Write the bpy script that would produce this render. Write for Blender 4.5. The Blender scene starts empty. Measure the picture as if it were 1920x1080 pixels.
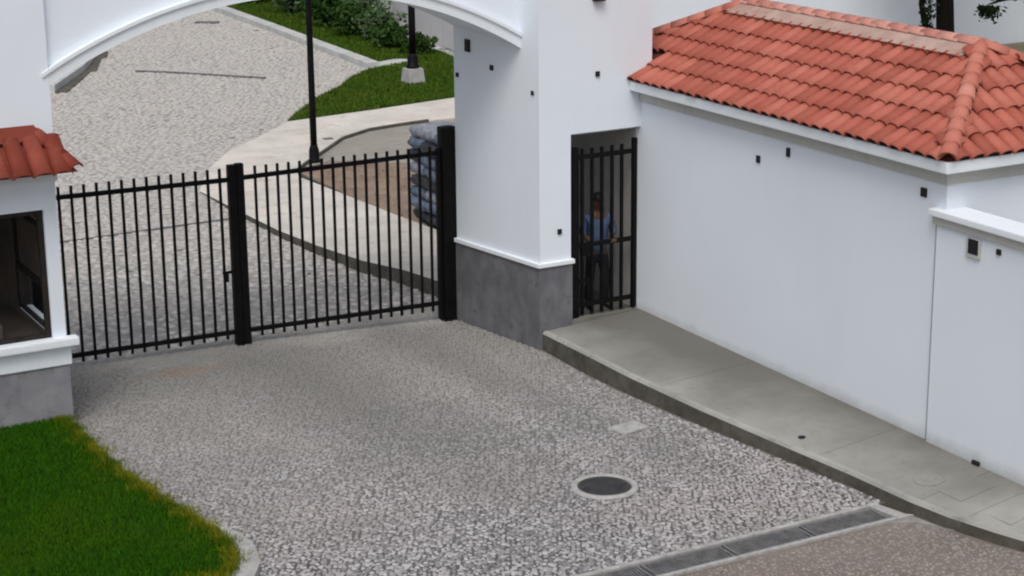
import bpy, bmesh, math, random
import numpy as np
from mathutils import Vector, Matrix

# ------------------------------------------------------------------ camera, sky, sun, exposure
scn = bpy.context.scene
col = scn.collection
rad = math.radians
yaw, pitch, roll = 0.50442973, 0.2715712, 0.01045799
cy_, sy_ = math.cos(yaw), math.sin(yaw)
fwd = Vector((sy_*math.cos(pitch), cy_*math.cos(pitch), -math.sin(pitch)))
rgt = Vector((cy_, -sy_, 0)); dwn = fwd.cross(rgt)
r2 = math.cos(roll)*rgt + math.sin(roll)*dwn
d2 = -math.sin(roll)*rgt + math.cos(roll)*dwn
cam_data = bpy.data.cameras.new('camera')
cam = bpy.data.objects.new('camera', cam_data)
col.objects.link(cam)
cam.matrix_world = Matrix.Translation((0, 0, 7.8)) @ Matrix((r2, -d2, -fwd)).transposed().to_4x4()
cam_data.sensor_width = 36.0
cam_data.lens = 3614.95/1920*36.0
cam_data.clip_end = 2000
cam_data.clip_start = .5
scn.camera = cam

SUN_EL, SUN_AZ = rad(58), rad(215)        # azimuth clockwise from +Y (north)
world = bpy.data.worlds.new('World')
scn.world = world
world.use_nodes = True
nt = world.node_tree
nt.nodes.clear()
wo = nt.nodes.new('ShaderNodeOutputWorld'); bg = nt.nodes.new('ShaderNodeBackground')
sky = nt.nodes.new('ShaderNodeTexSky'); sky.sky_type = 'NISHITA'; sky.sun_disc = False
sky.sun_elevation = SUN_EL; sky.sun_rotation = SUN_AZ
sky.air_density = 1.0; sky.dust_density = 5.0; sky.ozone_density = 1.0; sky.altitude = 0
hs = nt.nodes.new('ShaderNodeHueSaturation'); hs.inputs['Saturation'].default_value = .60   # an overcast sky: nearly colourless
nt.links.new(sky.outputs[0], hs.inputs['Color']); nt.links.new(hs.outputs[0], bg.inputs['Color'])
nt.links.new(bg.outputs[0], wo.inputs['Surface'])
bg.inputs['Strength'].default_value = 0.12
sl = bpy.data.lights.new('sun', 'SUN'); sun = bpy.data.objects.new('sun', sl); col.objects.link(sun)
sl.energy = 0.9; sl.angle = rad(25); sl.color = (1.0, .97, .93)
sdir = Vector((math.sin(SUN_AZ)*math.cos(SUN_EL), math.cos(SUN_AZ)*math.cos(SUN_EL), math.sin(SUN_EL)))
sun.rotation_euler = (-sdir).to_track_quat('-Z', 'Y').to_euler()
scn.view_settings.view_transform = 'Standard'; scn.view_settings.look = 'None'
scn.view_settings.exposure = 0.17; scn.view_settings.gamma = 1.0
scn.view_settings.use_curve_mapping = False
scn.cycles.filter_width = 2.1      # the photograph is soft

RNG = np.random.default_rng(7)
random.seed(7)

# ------------------------------------------------------------------ materials
def new_mat(name, rough=.8, spec=.3):
    m = bpy.data.materials.new(name); m.use_nodes = True
    b = m.node_tree.nodes['Principled BSDF']
    b.inputs['Roughness'].default_value = rough
    b.inputs['Specular IOR Level'].default_value = spec
    return m, m.node_tree, b

def N(t, typ, **kw):
    n = t.nodes.new(typ)
    for k, v in kw.items():
        if k in n.inputs: n.inputs[k].default_value = v
        else: setattr(n, k, v)
    return n

def mixc(t, fac, a, b):
    m = t.nodes.new('ShaderNodeMix'); m.data_type = 'RGBA'
    for s, v in ((m.inputs[0], fac), (m.inputs[6], a), (m.inputs[7], b)):
        if isinstance(v, (int, float)): s.default_value = v
        elif isinstance(v, tuple): s.default_value = (*v, 1)
        else: t.links.new(v, s)
    return m.outputs[2]

def ramp(t, fac, lo, hi, a=0., b=1.):
    m = t.nodes.new('ShaderNodeMapRange')
    m.inputs['From Min'].default_value = lo; m.inputs['From Max'].default_value = hi
    m.inputs['To Min'].default_value = a; m.inputs['To Max'].default_value = b
    t.links.new(fac, m.inputs['Value'])
    return m.outputs['Result']

def noise(t, scale, detail=3, rough=.6, vec=None, stretch=None):
    g = t.nodes.new('ShaderNodeNewGeometry')
    n = t.nodes.new('ShaderNodeTexNoise')
    n.inputs['Scale'].default_value = scale; n.inputs['Detail'].default_value = detail
    n.inputs['Roughness'].default_value = rough
    if stretch:
        mp = t.nodes.new('ShaderNodeMapping'); mp.inputs['Scale'].default_value = stretch
        t.links.new(g.outputs['Position'], mp.inputs['Vector']); t.links.new(mp.outputs[0], n.inputs['Vector'])
    else:
        t.links.new(g.outputs['Position'], n.inputs['Vector'])
    return n.outputs['Fac']

def bump(t, b, h, strength=.3, dist=.01):
    bp = t.nodes.new('ShaderNodeBump'); bp.inputs['Strength'].default_value = strength
    bp.inputs['Distance'].default_value = dist
    t.links.new(h, bp.inputs['Height']); t.links.new(bp.outputs[0], b.inputs['Normal'])

def two_tone(name, a, b, s1, s2=None, c=None, rough=.85, bscale=40, bstr=.25, bdist=.006, lo=.35, hi=.65, stretch=None, clo=.55, chi=.72, spec=.25):
    """base colour a/b mixed by noise; optional third colour c as stains"""
    m, t, p = new_mat(name, rough, spec)
    colr = mixc(t, ramp(t, noise(t, s1, 4, .6, stretch=stretch), lo, hi), a, b)
    if c is not None:
        colr = mixc(t, ramp(t, noise(t, s2, 6, .7), clo, chi), colr, c)
    t.links.new(colr, p.inputs['Base Color'])
    bump(t, p, noise(t, bscale, 4, .7), bstr, bdist)
    return m

def plaster(name, base, dirt, streak=.25, foot=None):
    """painted render: faint trowel waves, faint vertical streaks"""
    m, t, p = new_mat(name, .82, .2)
    c = mixc(t, ramp(t, noise(t, .7, 4, .55), .3, .7), base, tuple(x*.955 for x in base))
    c = mixc(t, ramp(t, noise(t, 1.0, 5, .65, stretch=(5, 5, .35)), .52, .8, 0, streak), c, dirt)
    if foot is not None:                                   # splash dirt just over the pavement
        g = t.nodes.new('ShaderNodeNewGeometry'); s = t.nodes.new('ShaderNodeSeparateXYZ')
        t.links.new(g.outputs['Position'], s.inputs[0])
        ad = t.nodes.new('ShaderNodeMath'); ad.operation = 'MULTIPLY_ADD'
        t.links.new(noise(t, 3.5, 5, .7), ad.inputs[0]); ad.inputs[1].default_value = -.22
        t.links.new(s.outputs[2], ad.inputs[2])
        c = mixc(t, ramp(t, ad.outputs[0], foot-.09, foot+.07, .55, 0), c, (.36, .35, .32))
    t.links.new(c, p.inputs['Base Color'])
    bump(t, p, noise(t, 9, 5, .7), .18, .006)
    return m

M = {}
M['white'] = plaster('white_plaster', (.75, .81, .875), (.62, .66, .70), .13)
M['white_foot'] = plaster('white_plaster_with_splash_dirt', (.75, .81, .875), (.60, .64, .68), .13, .27)
M['trim'] = plaster('white_trim_paint', (.77, .83, .87), (.6, .62, .6), .25)
M['inner_white'] = plaster('weathered_white_wall', (.62, .62, .63), (.42, .42, .41), .6)
M['plinth'] = two_tone('dark_cement_plinth', (.115, .115, .128), (.17, .17, .185), 2.2, 6, (.09, .09, .095), rough=.8, bscale=60, stretch=(2, 2, 1))
M['plinth_light'] = two_tone('grey_cement_plinth', (.19, .195, .215), (.26, .265, .28), 2.2, 6, (.15, .15, .155), rough=.8, bscale=60)
M['black'] = two_tone('black_painted_steel', (.0035, .0035, .004), (.007, .0065, .007), 6, rough=.55, bscale=90, bstr=.08, spec=.12)
M['dark'] = two_tone('dark_hollow', (.012, .012, .014), (.02, .02, .022), 6, rough=.7, bscale=90, bstr=.08)
M['bronze'] = two_tone('dark_bronze_frame', (.014, .012, .011), (.026, .022, .018), 6, rough=.5, bscale=90, bstr=.05)
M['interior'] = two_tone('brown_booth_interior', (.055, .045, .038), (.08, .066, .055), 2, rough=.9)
M['concrete'] = two_tone('pavement_concrete', (.15, .145, .12), (.27, .265, .235), .5, 1.1, (.115, .108, .09), bscale=55, bstr=.3, lo=.34, hi=.66, clo=.48, chi=.85)
def pavement_mat():
    m, t, p = new_mat('pavement_concrete', .85, .2)
    g = t.nodes.new('ShaderNodeNewGeometry'); sp = t.nodes.new('ShaderNodeSeparateXYZ'); t.links.new(g.outputs['Position'], sp.inputs[0])
    c = mixc(t, ramp(t, noise(t, .6, 4), .34, .66), (.225, .225, .205), (.36, .36, .335))
    w = t.nodes.new('ShaderNodeMath'); w.operation = 'MULTIPLY_ADD'; t.links.new(noise(t, .9, 5), w.inputs[0]); w.inputs[1].default_value = 1.6; t.links.new(sp.outputs[0], w.inputs[2])
    v = t.nodes.new('ShaderNodeMath'); v.operation = 'MULTIPLY_ADD'; t.links.new(sp.outputs[1], v.inputs[0]); v.inputs[1].default_value = .14; t.links.new(w.outputs[0], v.inputs[2])
    c = mixc(t, ramp(t, v.outputs[0], 15.75, 17.0, 0, .88), c, (.122, .12, .104))      # green-brown grime, thickest by the gatehouse wall and the gate
    c = mixc(t, ramp(t, noise(t, 7, 6, .8), .54, .74, 0, .5), c, (.14, .137, .12))
    t.links.new(c, p.inputs['Base Color']); bump(t, p, noise(t, 55, 4, .7), .3, .006)
    return m
M['concrete'] = pavement_mat()
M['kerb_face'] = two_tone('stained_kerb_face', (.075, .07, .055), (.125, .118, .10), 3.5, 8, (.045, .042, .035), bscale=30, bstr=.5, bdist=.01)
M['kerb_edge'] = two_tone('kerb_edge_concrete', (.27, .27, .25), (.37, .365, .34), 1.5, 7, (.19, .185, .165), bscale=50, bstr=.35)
M['path'] = two_tone('pale_path_concrete', (.52, .49, .44), (.66, .62, .56), 1.1, 3, (.42, .38, .33), bscale=40, bstr=.3)
M['pale'] = two_tone('pale_concrete', (.40, .41, .40), (.54, .55, .54), 3, 9, (.3, .3, .28), bscale=40)
M['mortar_far'] = two_tone('inner_drive_bedding_mortar', (.31, .30, .28), (.40, .385, .36), 2, 9, (.22, .21, .19), bscale=30, bstr=.8, bdist=.02)
M['road_bed'] = two_tone('brownish_road_bedding', (.155, .138, .122), (.205, .183, .162), 1.5, 6, (.12, .10, .085), bscale=45, bstr=.8, bdist=.01)
M['grate'] = two_tone('grey_drain_grate', (.11, .11, .115), (.18, .18, .18), 7, 16, (.07, .065, .06), rough=.8, bscale=60)
M['rim'] = two_tone('worn_concrete_rim', (.30, .295, .285), (.42, .415, .405), 8, 20, (.17, .16, .145), bscale=40, bstr=.5)
M['apron'] = two_tone('worn_apron_concrete', (.22, .21, .195), (.32, .31, .29), 5, 14, (.15, .14, .125), bscale=40, bstr=.5)
M['manhole'] = two_tone('dark_iron_cover', (.035, .035, .038), (.06, .06, .062), 5, 12, (.04, .034, .03), rough=.6, bscale=90, bstr=.5)
M['ground'] = two_tone('dry_ground', (.24, .22, .19), (.32, .30, .26), .3, 2, (.18, .17, .13), bscale=10)
M['soil'] = two_tone('reddish_brown_soil', (.20, .145, .105), (.30, .23, .175), 1.2, 3, (.34, .29, .235), bscale=14, bstr=.8, bdist=.03)
M['sand'] = two_tone('grey_sand', (.27, .255, .22), (.33, .31, .27), 1.2, 5, (.22, .2, .17), bscale=18, bstr=.6, bdist=.02)
M['turf'] = two_tone('turf_soil', (.012, .03, .006), (.02, .042, .008), 3, rough=.95)
M['dry_turf'] = two_tone('dry_turf', (.16, .15, .09), (.22, .20, .13), 2, 5, (.10, .11, .05), bscale=20)
M['bark'] = two_tone('dark_bark', (.006, .005, .005), (.015, .012, .011), 8, spec=.05, rough=.95, bscale=20, bstr=.8, bdist=.03, stretch=(1, 1, .2))
M['deck'] = two_tone('roof_underlay_clay', (.10, .030, .024), (.16, .048, .036), 4, rough=.9)
M['ridge_mortar'] = two_tone('pinkish_ridge_mortar', (.36, .24, .20), (.46, .34, .29), 3, 8, (.40, .17, .12), bscale=25, bstr=.6)
M['skin'] = two_tone('brown_skin', (.10, .055, .038), (.13, .07, .048), 8, rough=.6)
M['hair'] = two_tone('black_hair', (.01, .009, .009), (.018, .016, .015), 30, rough=.6)
M['shirt'] = two_tone('blue_shirt', (.06, .10, .19), (.095, .145, .25), 9, rough=.9)
M['trousers'] = two_tone('dark_trousers', (.012, .013, .018), (.022, .023, .03), 9, rough=.9)
M['shoe'] = two_tone('black_shoes', (.008, .008, .008), (.015, .015, .015), 9, rough=.4)
M['galv'] = two_tone('lamp_base_concrete', (.33, .33, .33), (.42, .42, .41), 4, 9, (.25, .25, .24))
M['hole_shade'] = two_tone('dark_eave_hole_shade', (.022, .012, .010), (.04, .022, .018), 9, rough=.95, spec=.05)  # near-black tone for the shade inside the open tile ends
M['trim_shade'] = plaster('shade_grey_cornice_paint', (.50, .50, .47), (.36, .35, .31), .5)  # white trim greyed: shade below the overhang painted into the colour
M['passage'] = two_tone('shade_toned_passage_render', (.42, .41, .39), (.50, .485, .46), 1.5, 4, (.34, .325, .30))  # passage shade mixed into the render colour

def foliage_mat(name, a, b, c, scale=2.0):
    m, t, p = new_mat(name, .75, .06)
    g = t.nodes.new('ShaderNodeNewGeometry')
    cc = mixc(t, g.outputs['Random Per Island'], a, b)
    cc = mixc(t, ramp(t, noise(t, scale, 3), .45, .7), cc, c)
    t.links.new(cc, p.inputs['Base Color'])
    return m
M['grass'] = foliage_mat('lawn_grass', (.020, .080, .002), (.034, .118, .003), (.045, .110, .004), .7)
M['grass_edge'] = foliage_mat('yellowing_grass_edge', (.11, .14, .006), (.24, .215, .014), (.045, .10, .004), 2.2)
M['grass_far'] = foliage_mat('inner_lawn_grass', (.045, .095, .008), (.07, .13, .014), (.075, .12, .012), .8)
M['leaf'] = foliage_mat('shrub_leaves', (.012, .038, .007), (.045, .09, .02), (.02, .05, .01), 1.6)
M['leaf_light'] = foliage_mat('pale_shrub_leaves', (.04, .09, .03), (.12, .17, .09), (.05, .1, .03), 1.6)
M['leaf_red'] = foliage_mat('reddish_shrub_leaves', (.05, .05, .02), (.10, .06, .03), (.03, .06, .015), 1.6)
M['leaf_dark'] = foliage_mat('dark_tree_leaves', (.008, .014, .007), (.02, .035, .012), (.01, .018, .008), 1.6)
M['petal'] = two_tone('white_flower', (.6, .6, .62), (.7, .7, .7), 5)

def trace_mask(t):
    """0..1 where the driveway is marked: the dark trace running from the gate's meeting stile towards the street"""
    g = t.nodes.new('ShaderNodeNewGeometry'); s = t.nodes.new('ShaderNodeSeparateXYZ'); t.links.new(g.outputs['Position'], s.inputs[0])
    def mth(op, a, b=None, c=None):
        n = t.nodes.new('ShaderNodeMath'); n.operation = op
        for i, v in enumerate((a, b, c)):
            if v is None: continue
            if isinstance(v, (int, float)): n.inputs[i].default_value = v
            else: t.links.new(v, n.inputs[i])
        return n.outputs[0]
    line = mth('MULTIPLY_ADD', s.outputs[1], -.15, 8.80+.15*23.5)
    d = mth('SUBTRACT', s.outputs[0], line)
    d = mth('ABSOLUTE', mth('MULTIPLY_ADD', mth('SUBTRACT', noise(t, 1.1, 4), .5), .9, d))
    f1 = ramp(t, d, .0, .35, .42, 0)
    f2 = ramp(t, d, .1, 1.5, .42, 0)
    tyre = mth('ABSOLUTE', mth('MULTIPLY_ADD', mth('SUBTRACT', noise(t, .8, 3), .5), .8, mth('SUBTRACT', s.outputs[0], mth('MULTIPLY_ADD', s.outputs[1], -.10, 10.95+.10*23.5))))
    f3 = ramp(t, tyre, .15, .6, .30, 0)
    f = mth('MULTIPLY', mth('MAXIMUM', mth('MAXIMUM', f1, f2), f3), ramp(t, s.outputs[1], 15.6, 19.0, .1, 1))
    # rusty patch before the left leaf
    dx = mth('MULTIPLY', mth('SUBTRACT', s.outputs[0], 7.85), 1.3); dy = mth('MULTIPLY', mth('SUBTRACT', s.outputs[1], 23.15), 3.0)
    q = mth('SQRT', mth('ADD', mth('MULTIPLY', dx, dx), mth('MULTIPLY', dy, dy)))
    rust = ramp(t, mth('MULTIPLY_ADD', noise(t, 3, 4), .8, q), .6, 1.4, .6, 0)
    dust = ramp(t, mth('MULTIPLY_ADD', noise(t, 1.6, 5), -1.3, s.outputs[1]), 22.55, 23.25, 0, .8)
    return f, rust, dust

def drive_marks(t, cc):
    f, rust, dust = trace_mask(t)
    cc = mixc(t, dust, cc, (.40, .39, .36))
    cc = mixc(t, f, cc, (.12, .118, .115))
    return mixc(t, rust, cc, (.26, .19, .145))

def drive_mortar():
    m, t, p = new_mat('cobble_bedding_mortar', .9, .2)
    cc = mixc(t, ramp(t, noise(t, 3, 4), .35, .65), (.09, .086, .085), (.15, .145, .14))
    g = t.nodes.new('ShaderNodeNewGeometry'); s = t.nodes.new('ShaderNodeSeparateXYZ'); t.links.new(g.outputs['Position'], s.inputs[0])
    w = t.nodes.new('ShaderNodeMath'); w.operation = 'MULTIPLY_ADD'; t.links.new(noise(t, .7, 4), w.inputs[0]); w.inputs[1].default_value = 5.0; t.links.new(s.outputs[1], w.inputs[2])
    cc = mixc(t, ramp(t, w.outputs[0], 18.5, 23.5, 0, 1), cc, (.20, .195, .18))
    cc = drive_marks(t, cc)
    t.links.new(cc, p.inputs['Base Color']); bump(t, p, noise(t, 45, 4, .7), .8, .015)
    return m

def stone_mat(name, a, b, c, dirty, y0, y1, warm, marks=False):
    """single river stones: colour differs per stone; film of cement and dust over the strip nearest the gate"""
    m, t, p = new_mat(name, .75, .3)
    g = t.nodes.new('ShaderNodeNewGeometry')
    oi = t.nodes.new('ShaderNodeObjectInfo')
    ad = t.nodes.new('ShaderNodeMath'); ad.operation = 'ADD'
    t.links.new(g.outputs['Random Per Island'], ad.inputs[0]); t.links.new(oi.outputs['Random'], ad.inputs[1])
    fr = t.nodes.new('ShaderNodeMath'); fr.operation = 'FRACT'; t.links.new(ad.outputs[0], fr.inputs[0])
    cr = t.nodes.new('ShaderNodeValToRGB'); e = cr.color_ramp.elements
    e[0].color = (*a, 1); e[1].color = (*c, 1); k = cr.color_ramp.elements.new(.55); k.color = (*b, 1)
    k = cr.color_ramp.elements.new(.12); k.color = (*[x*.72 for x in a], 1)
    t.links.new(fr.outputs[0], cr.inputs[0])
    cc = mixc(t, ramp(t, noise(t, .35, 3), .42, .62, 0, .45), cr.outputs[0], warm)
    cc = mixc(t, ramp(t, noise(t, .55, 4, .6, stretch=(1, 1, 1.7)), .5, .68, 0, .38), cc, tuple(x*.62 for x in b))
    cc = mixc(t, ramp(t, noise(t, 4.5, 3), .62, .72, 0, .5), cc, tuple(x*.5 for x in b))
    s = t.nodes.new('ShaderNodeSeparateXYZ'); t.links.new(g.outputs['Position'], s.inputs[0])
    wob = t.nodes.new('ShaderNodeMath'); wob.operation = 'MULTIPLY_ADD'
    t.links.new(noise(t, .8, 4), wob.inputs[0]); wob.inputs[1].default_value = 8.0; t.links.new(s.outputs[1], wob.inputs[2])
    f = ramp(t, wob.outputs[0], y0+1.2, y1+1.2, 0, .8)
    cc = mixc(t, f, cc, dirty)
    if marks: cc = drive_marks(t, cc)
    t.links.new(cc, p.inputs['Base Color'])
    bump(t, p, noise(t, 60, 3), .2, .004)
    return m
M['mortar'] = drive_mortar()
M['stone'] = stone_mat('grey_river_stone', (.25, .245, .25), (.355, .345, .355), (.49, .475, .49), (.235, .232, .215), 19.5, 25.0, (.40, .355, .33), True)
M['stone_far'] = stone_mat('pale_paving_stone', (.37, .350, .325), (.50, .475, .44), (.62, .59, .55), (.46, .44, .41), 26, 36, (.52, .47, .435))
M['stone_brown'] = stone_mat('brownish_road_stone', (.20, .178, .158), (.25, .225, .203), (.32, .295, .275), (.24, .21, .18), 40, 50, (.27, .20, .155))

def tile_mat(name, cols, age):
    m, t, p = new_mat(name, .7, .3)
    oi = t.nodes.new('ShaderNodeObjectInfo'); g = t.nodes.new('ShaderNodeNewGeometry')
    ad = t.nodes.new('ShaderNodeMath'); ad.operation = 'ADD'
    t.links.new(g.outputs['Random Per Island'], ad.inputs[0]); t.links.new(oi.outputs['Random'], ad.inputs[1])
    fr = t.nodes.new('ShaderNodeMath'); fr.operation = 'FRACT'; t.links.new(ad.outputs[0], fr.inputs[0])
    cr = t.nodes.new('ShaderNodeValToRGB'); e = cr.color_ramp.elements
    e[0].color = (*cols[0], 1); e[1].color = (*cols[2], 1); k = cr.color_ramp.elements.new(.5); k.color = (*cols[1], 1)
    t.links.new(fr.outputs[0], cr.inputs[0])
    cc = mixc(t, ramp(t, noise(t, 7, 5, .7), .55, .75, 0, .5), cr.outputs[0], age)
    cc = mixc(t, ramp(t, noise(t, 2.2, 6, .75), .55, .75, 0, .45), cc, tuple(x*.5 for x in cols[0]))
    t.links.new(cc, p.inputs['Base Color']); bump(t, p, noise(t, 35, 4), .3, .006)
    return m
M['tile'] = tile_mat('clay_roof_tile', ((.32, .082, .052), (.40, .108, .072), (.46, .145, .10)), (.40, .19, .14))
M['tile_hip'] = tile_mat('pale_clay_hip_tile', ((.42, .13, .09), (.48, .17, .12), (.56, .24, .18)), (.56, .32, .25))
M['tile_booth'] = tile_mat('dark_red_booth_tile', ((.16, .026, .013), (.20, .034, .018), (.24, .05, .03)), (.22, .12, .09))

# ------------------------------------------------------------------ mesh helpers
def mesh_obj(name, verts, faces, mat, parent=None, smooth=False, link=True):
    me = bpy.data.meshes.new(name)
    me.from_pydata([tuple(v) for v in verts], [], [tuple(f) for f in faces])
    me.update()
    mats = mat if isinstance(mat, (list, tuple)) else [mat]
    for m in mats: me.materials.append(m)
    if smooth: me.polygons.foreach_set('use_smooth', [True]*len(me.polygons))
    o = bpy.data.objects.new(name, me)
    if link: col.objects.link(o)
    if parent is not None: o.parent = parent
    return o

def fast_mesh(name, V, Fc, nside, mat, parent=None, smooth=False):
    """V (n,3) array, Fc (m,nside) array"""
    me = bpy.data.meshes.new(name)
    me.vertices.add(len(V)); me.vertices.foreach_set('co', np.ascontiguousarray(V, dtype=np.float32).ravel())
    me.loops.add(Fc.size); me.loops.foreach_set('vertex_index', np.ascontiguousarray(Fc, dtype=np.int32).ravel())
    me.polygons.add(len(Fc))
    me.polygons.foreach_set('loop_start', np.arange(0, Fc.size, nside, dtype=np.int32))
    me.update(calc_edges=True); me.materials.append(mat)
    if smooth: me.polygons.foreach_set('use_smooth', np.ones(len(Fc), dtype=bool))
    o = bpy.data.objects.new(name, me); col.objects.link(o)
    if parent is not None: o.parent = parent
    return o

class MB:
    def __init__(s): s.v = []; s.f = []
    def add(s, vs, fs):
        k = len(s.v); s.v += [tuple(v) for v in vs]; s.f += [tuple(i+k for i in f) for f in fs]; return s
    def box(s, x0, x1, y0, y1, z0, z1):
        return s.add([(x0,y0,z0),(x1,y0,z0),(x1,y1,z0),(x0,y1,z0),(x0,y0,z1),(x1,y0,z1),(x1,y1,z1),(x0,y1,z1)],
                     [(0,3,2,1),(4,5,6,7),(0,1,5,4),(1,2,6,5),(2,3,7,6),(3,0,4,7)])
    def prism(s, poly, z0, z1):
        """poly counter-clockwise list of (x,y); z1 may be a list per vertex"""
        n = len(poly); zt = z1 if isinstance(z1, (list, tuple)) else [z1]*n
        zb = z0 if isinstance(z0, (list, tuple)) else [z0]*n
        vs = [(p[0], p[1], zb[i]) for i, p in enumerate(poly)] + [(p[0], p[1], zt[i]) for i, p in enumerate(poly)]
        return s.add(vs, [tuple(range(n-1, -1, -1)), tuple(range(n, 2*n))] + [(i, (i+1) % n, n+(i+1) % n, n+i) for i in range(n)])
    def bar(s, a, b, w, d=None, up=(0, 0, 1)):
        """rectangular bar from a to b"""
        a, b = Vector(a), Vector(b); d = w if d is None else d
        t = (b-a).normalized(); u = Vector(up)
        if abs(t.dot(u)) > .95: u = Vector((0, 1, 0))
        r = t.cross(u).normalized()*w/2; u = r.cross(t).normalized()*d/2
        vs = [a-r-u, a+r-u, a+r+u, a-r+u, b-r-u, b+r-u, b+r+u, b-r+u]
        return s.add(vs, [(0,3,2,1),(4,5,6,7),(0,1,5,4),(1,2,6,5),(2,3,7,6),(3,0,4,7)])
    def tube(s, pts, r, n=10):
        pts = [Vector(p) for p in pts]; rs = r if isinstance(r, (list, tuple)) else [r]*len(pts)
        k = len(s.v)
        for i, p in enumerate(pts):
            t = (pts[min(i+1, len(pts)-1)] - pts[max(i-1, 0)]).normalized()
            u = Vector((1, 0, 0)) if abs(t.z) > .7 else Vector((0, 0, 1))
            a = t.cross(u).normalized(); b = t.cross(a).normalized()
            for j in range(n):
                q = 2*math.pi*j/n
                s.v.append(tuple(p + (a*math.cos(q) + b*math.sin(q))*rs[i]))
        for i in range(len(pts)-1):
            for j in range(n):
                s.f.append((k+i*n+j, k+(i+1)*n+j, k+(i+1)*n+(j+1) % n, k+i*n+(j+1) % n))
        s.f.append(tuple(k+j for j in range(n)))
        s.f.append(tuple(k+(len(pts)-1)*n+j for j in range(n-1, -1, -1)))
        return s
    def lathe(s, c, prof, n=20):
        k = len(s.v)
        for r, z in prof:
            for j in range(n):
                q = 2*math.pi*j/n; s.v.append((c[0]+r*math.cos(q), c[1]+r*math.sin(q), c[2]+z))
        for i in range(len(prof)-1):
            for j in range(n):
                s.f.append((k+i*n+j, k+i*n+(j+1) % n, k+(i+1)*n+(j+1) % n, k+(i+1)*n+j))
        s.f.append(tuple(k+j for j in range(n-1, -1, -1)))
        s.f.append(tuple(k+(len(prof)-1)*n+j for j in range(n)))
        return s
    def build(s, name, mat, parent=None, smooth=False, bevel=0):
        o = mesh_obj(name, s.v, s.f, mat, parent, smooth)
        bm = bmesh.new(); bm.from_mesh(o.data)
        bmesh.ops.recalc_face_normals(bm, faces=bm.faces)
        if bevel:
            es = [e for e in bm.edges if len(e.link_faces) == 2 and e.calc_face_angle(0) > .6]
            bmesh.ops.bevel(bm, geom=es, offset=bevel, segments=2, affect='EDGES', profile=.7)
        bm.to_mesh(o.data); bm.free()
        return o

def tag(o, label=None, cat=None, group=None, kind=None):
    if label: o['label'] = label
    if cat: o['category'] = cat
    if group: o['group'] = group
    if kind: o['kind'] = kind
    return o
def thing(name, label, cat, group=None, loc=(0, 0, 0)):
    o = bpy.data.objects.new(name, None); col.objects.link(o); o.location = loc
    o.empty_display_size = .2
    return tag(o, label, cat, group)

def local(mb, loc):
    mb.v = [(v[0]-loc[0], v[1]-loc[1], v[2]-loc[2]) for v in mb.v]; return mb

def inpoly(P, poly):
    poly = np.array(poly); x, y = P[:, 0], P[:, 1]; r = np.zeros(len(P), bool)
    j = len(poly)-1
    for i in range(len(poly)):
        xi, yi = poly[i]; xj, yj = poly[j]
        c = ((yi > y) != (yj > y)) & (x < (xj-xi)*(y-yi)/((yj-yi) if yj != yi else 1e-9) + xi)
        r ^= c; j = i
    return r

def sheet(name, poly, z, mat, thick=.05):
    """ground sheet with real thickness"""
    return MB().prism(poly, (z if not isinstance(z, (list, tuple)) else min(z))-thick, z).build(name, mat)

# ------------------------------------------------------------------ outlines on the ground (metres)
KERB = [(12.37,21.59),(12.33,20.4),(12.36,19.4),(12.49,17.96),(12.66,16.5),(12.77,15.5),(12.83,14.6),(12.90,14.10),(13.04,13.55),(13.25,12.95),(13.6,12.3),(14.1,11.7)]
KERBZ = [.26,.285,.26,.215,.18,.165,.15,.145,.14,.13,.12,.12]
LAWN = [(3.0,21.8),(5.86,21.8),(5.86,20.75),(5.87,19.85),(5.95,19.15),(6.04,18.46),(6.13,17.9),(6.19,17.45),(6.18,17.07),(6.09,16.75),(5.95,16.52),(5.72,16.40),(5.3,16.38),(3.0,16.3)]
PATH_L = [(12.34,23.5),(12.34,24.56),(12.22,25.49),(11.97,26.48),(11.82,27.8),(11.73,29.3),(11.74,31.3),(11.8,33.3)]
PATH_LZ = [.26,.26,.24,.20,.16,.12,.08,.02]
BED = [(13.9,25.5),(20,25.5),(20,37.3),(18.5,37.3),(17.75,37.21),(16.97,37.04),(16.1,36.48),(15.09,35.29),(14.4,34.5),(14.02,34.0),(13.88,33.5),(13.88,31.4),(13.9,29.2)]
LAWN2 = [(15.9,38.88),(18.1,39.18),(20.28,39.6),(24,40.2),(24,46),(22.9,46.4),(21.97,44.9),(21.14,44.6),(20.33,44.26),(19.4,43.3),(18.76,42.4),(17.47,41.04)]

# ------------------------------------------------------------------ ground, driveway, road
g = sheet('ground', [(-200,-200),(300,-200),(300,400),(-200,400)], -.06, M['ground'], .3); tag(g, kind='structure')

DRIVE = [(4.0,14.95),(12.84,14.95),(12.70,16.5),(12.53,17.96),(12.40,19.4),(12.38,21.6),(12.07,23.4),(12.36,23.5),(12.36,24.2),(5.5,24.2),(5.5,21.8),(5.5,15.6)]
drive = sheet('driveway', DRIVE, 0.0, M['mortar'], .05); tag(drive, kind='structure')
INNER = [(5.5,24.2),(12.36,24.2),(12.22,25.49),(11.97,26.48),(11.82,27.8),(11.73,29.3),(11.74,31.3),(11.8,33.3),(12.61,35.02),(13.62,36.52),(14.57,37.44),(15.9,38.88),(17.47,41.04),(18.76,42.4),(20.33,44.26),(20.58,44.9),(20.83,48.81),(21.12,53.01),(21.41,58.3),(21.6,66),(8,66),(-4,44)]
inner = sheet('inner_driveway', INNER, 0.0, M['mortar_far'], .05); tag(inner, kind='structure')
ROAD = [(4.0,14.55),(12.86,14.55),(12.94,14.10),(13.08,13.55),(13.3,12.95),(13.65,12.3),(14.1,11.7),(14.1,8),(4.0,8)]
road = sheet('road', ROAD, -.01, M['road_bed'], .05); tag(road, kind='structure')

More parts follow.
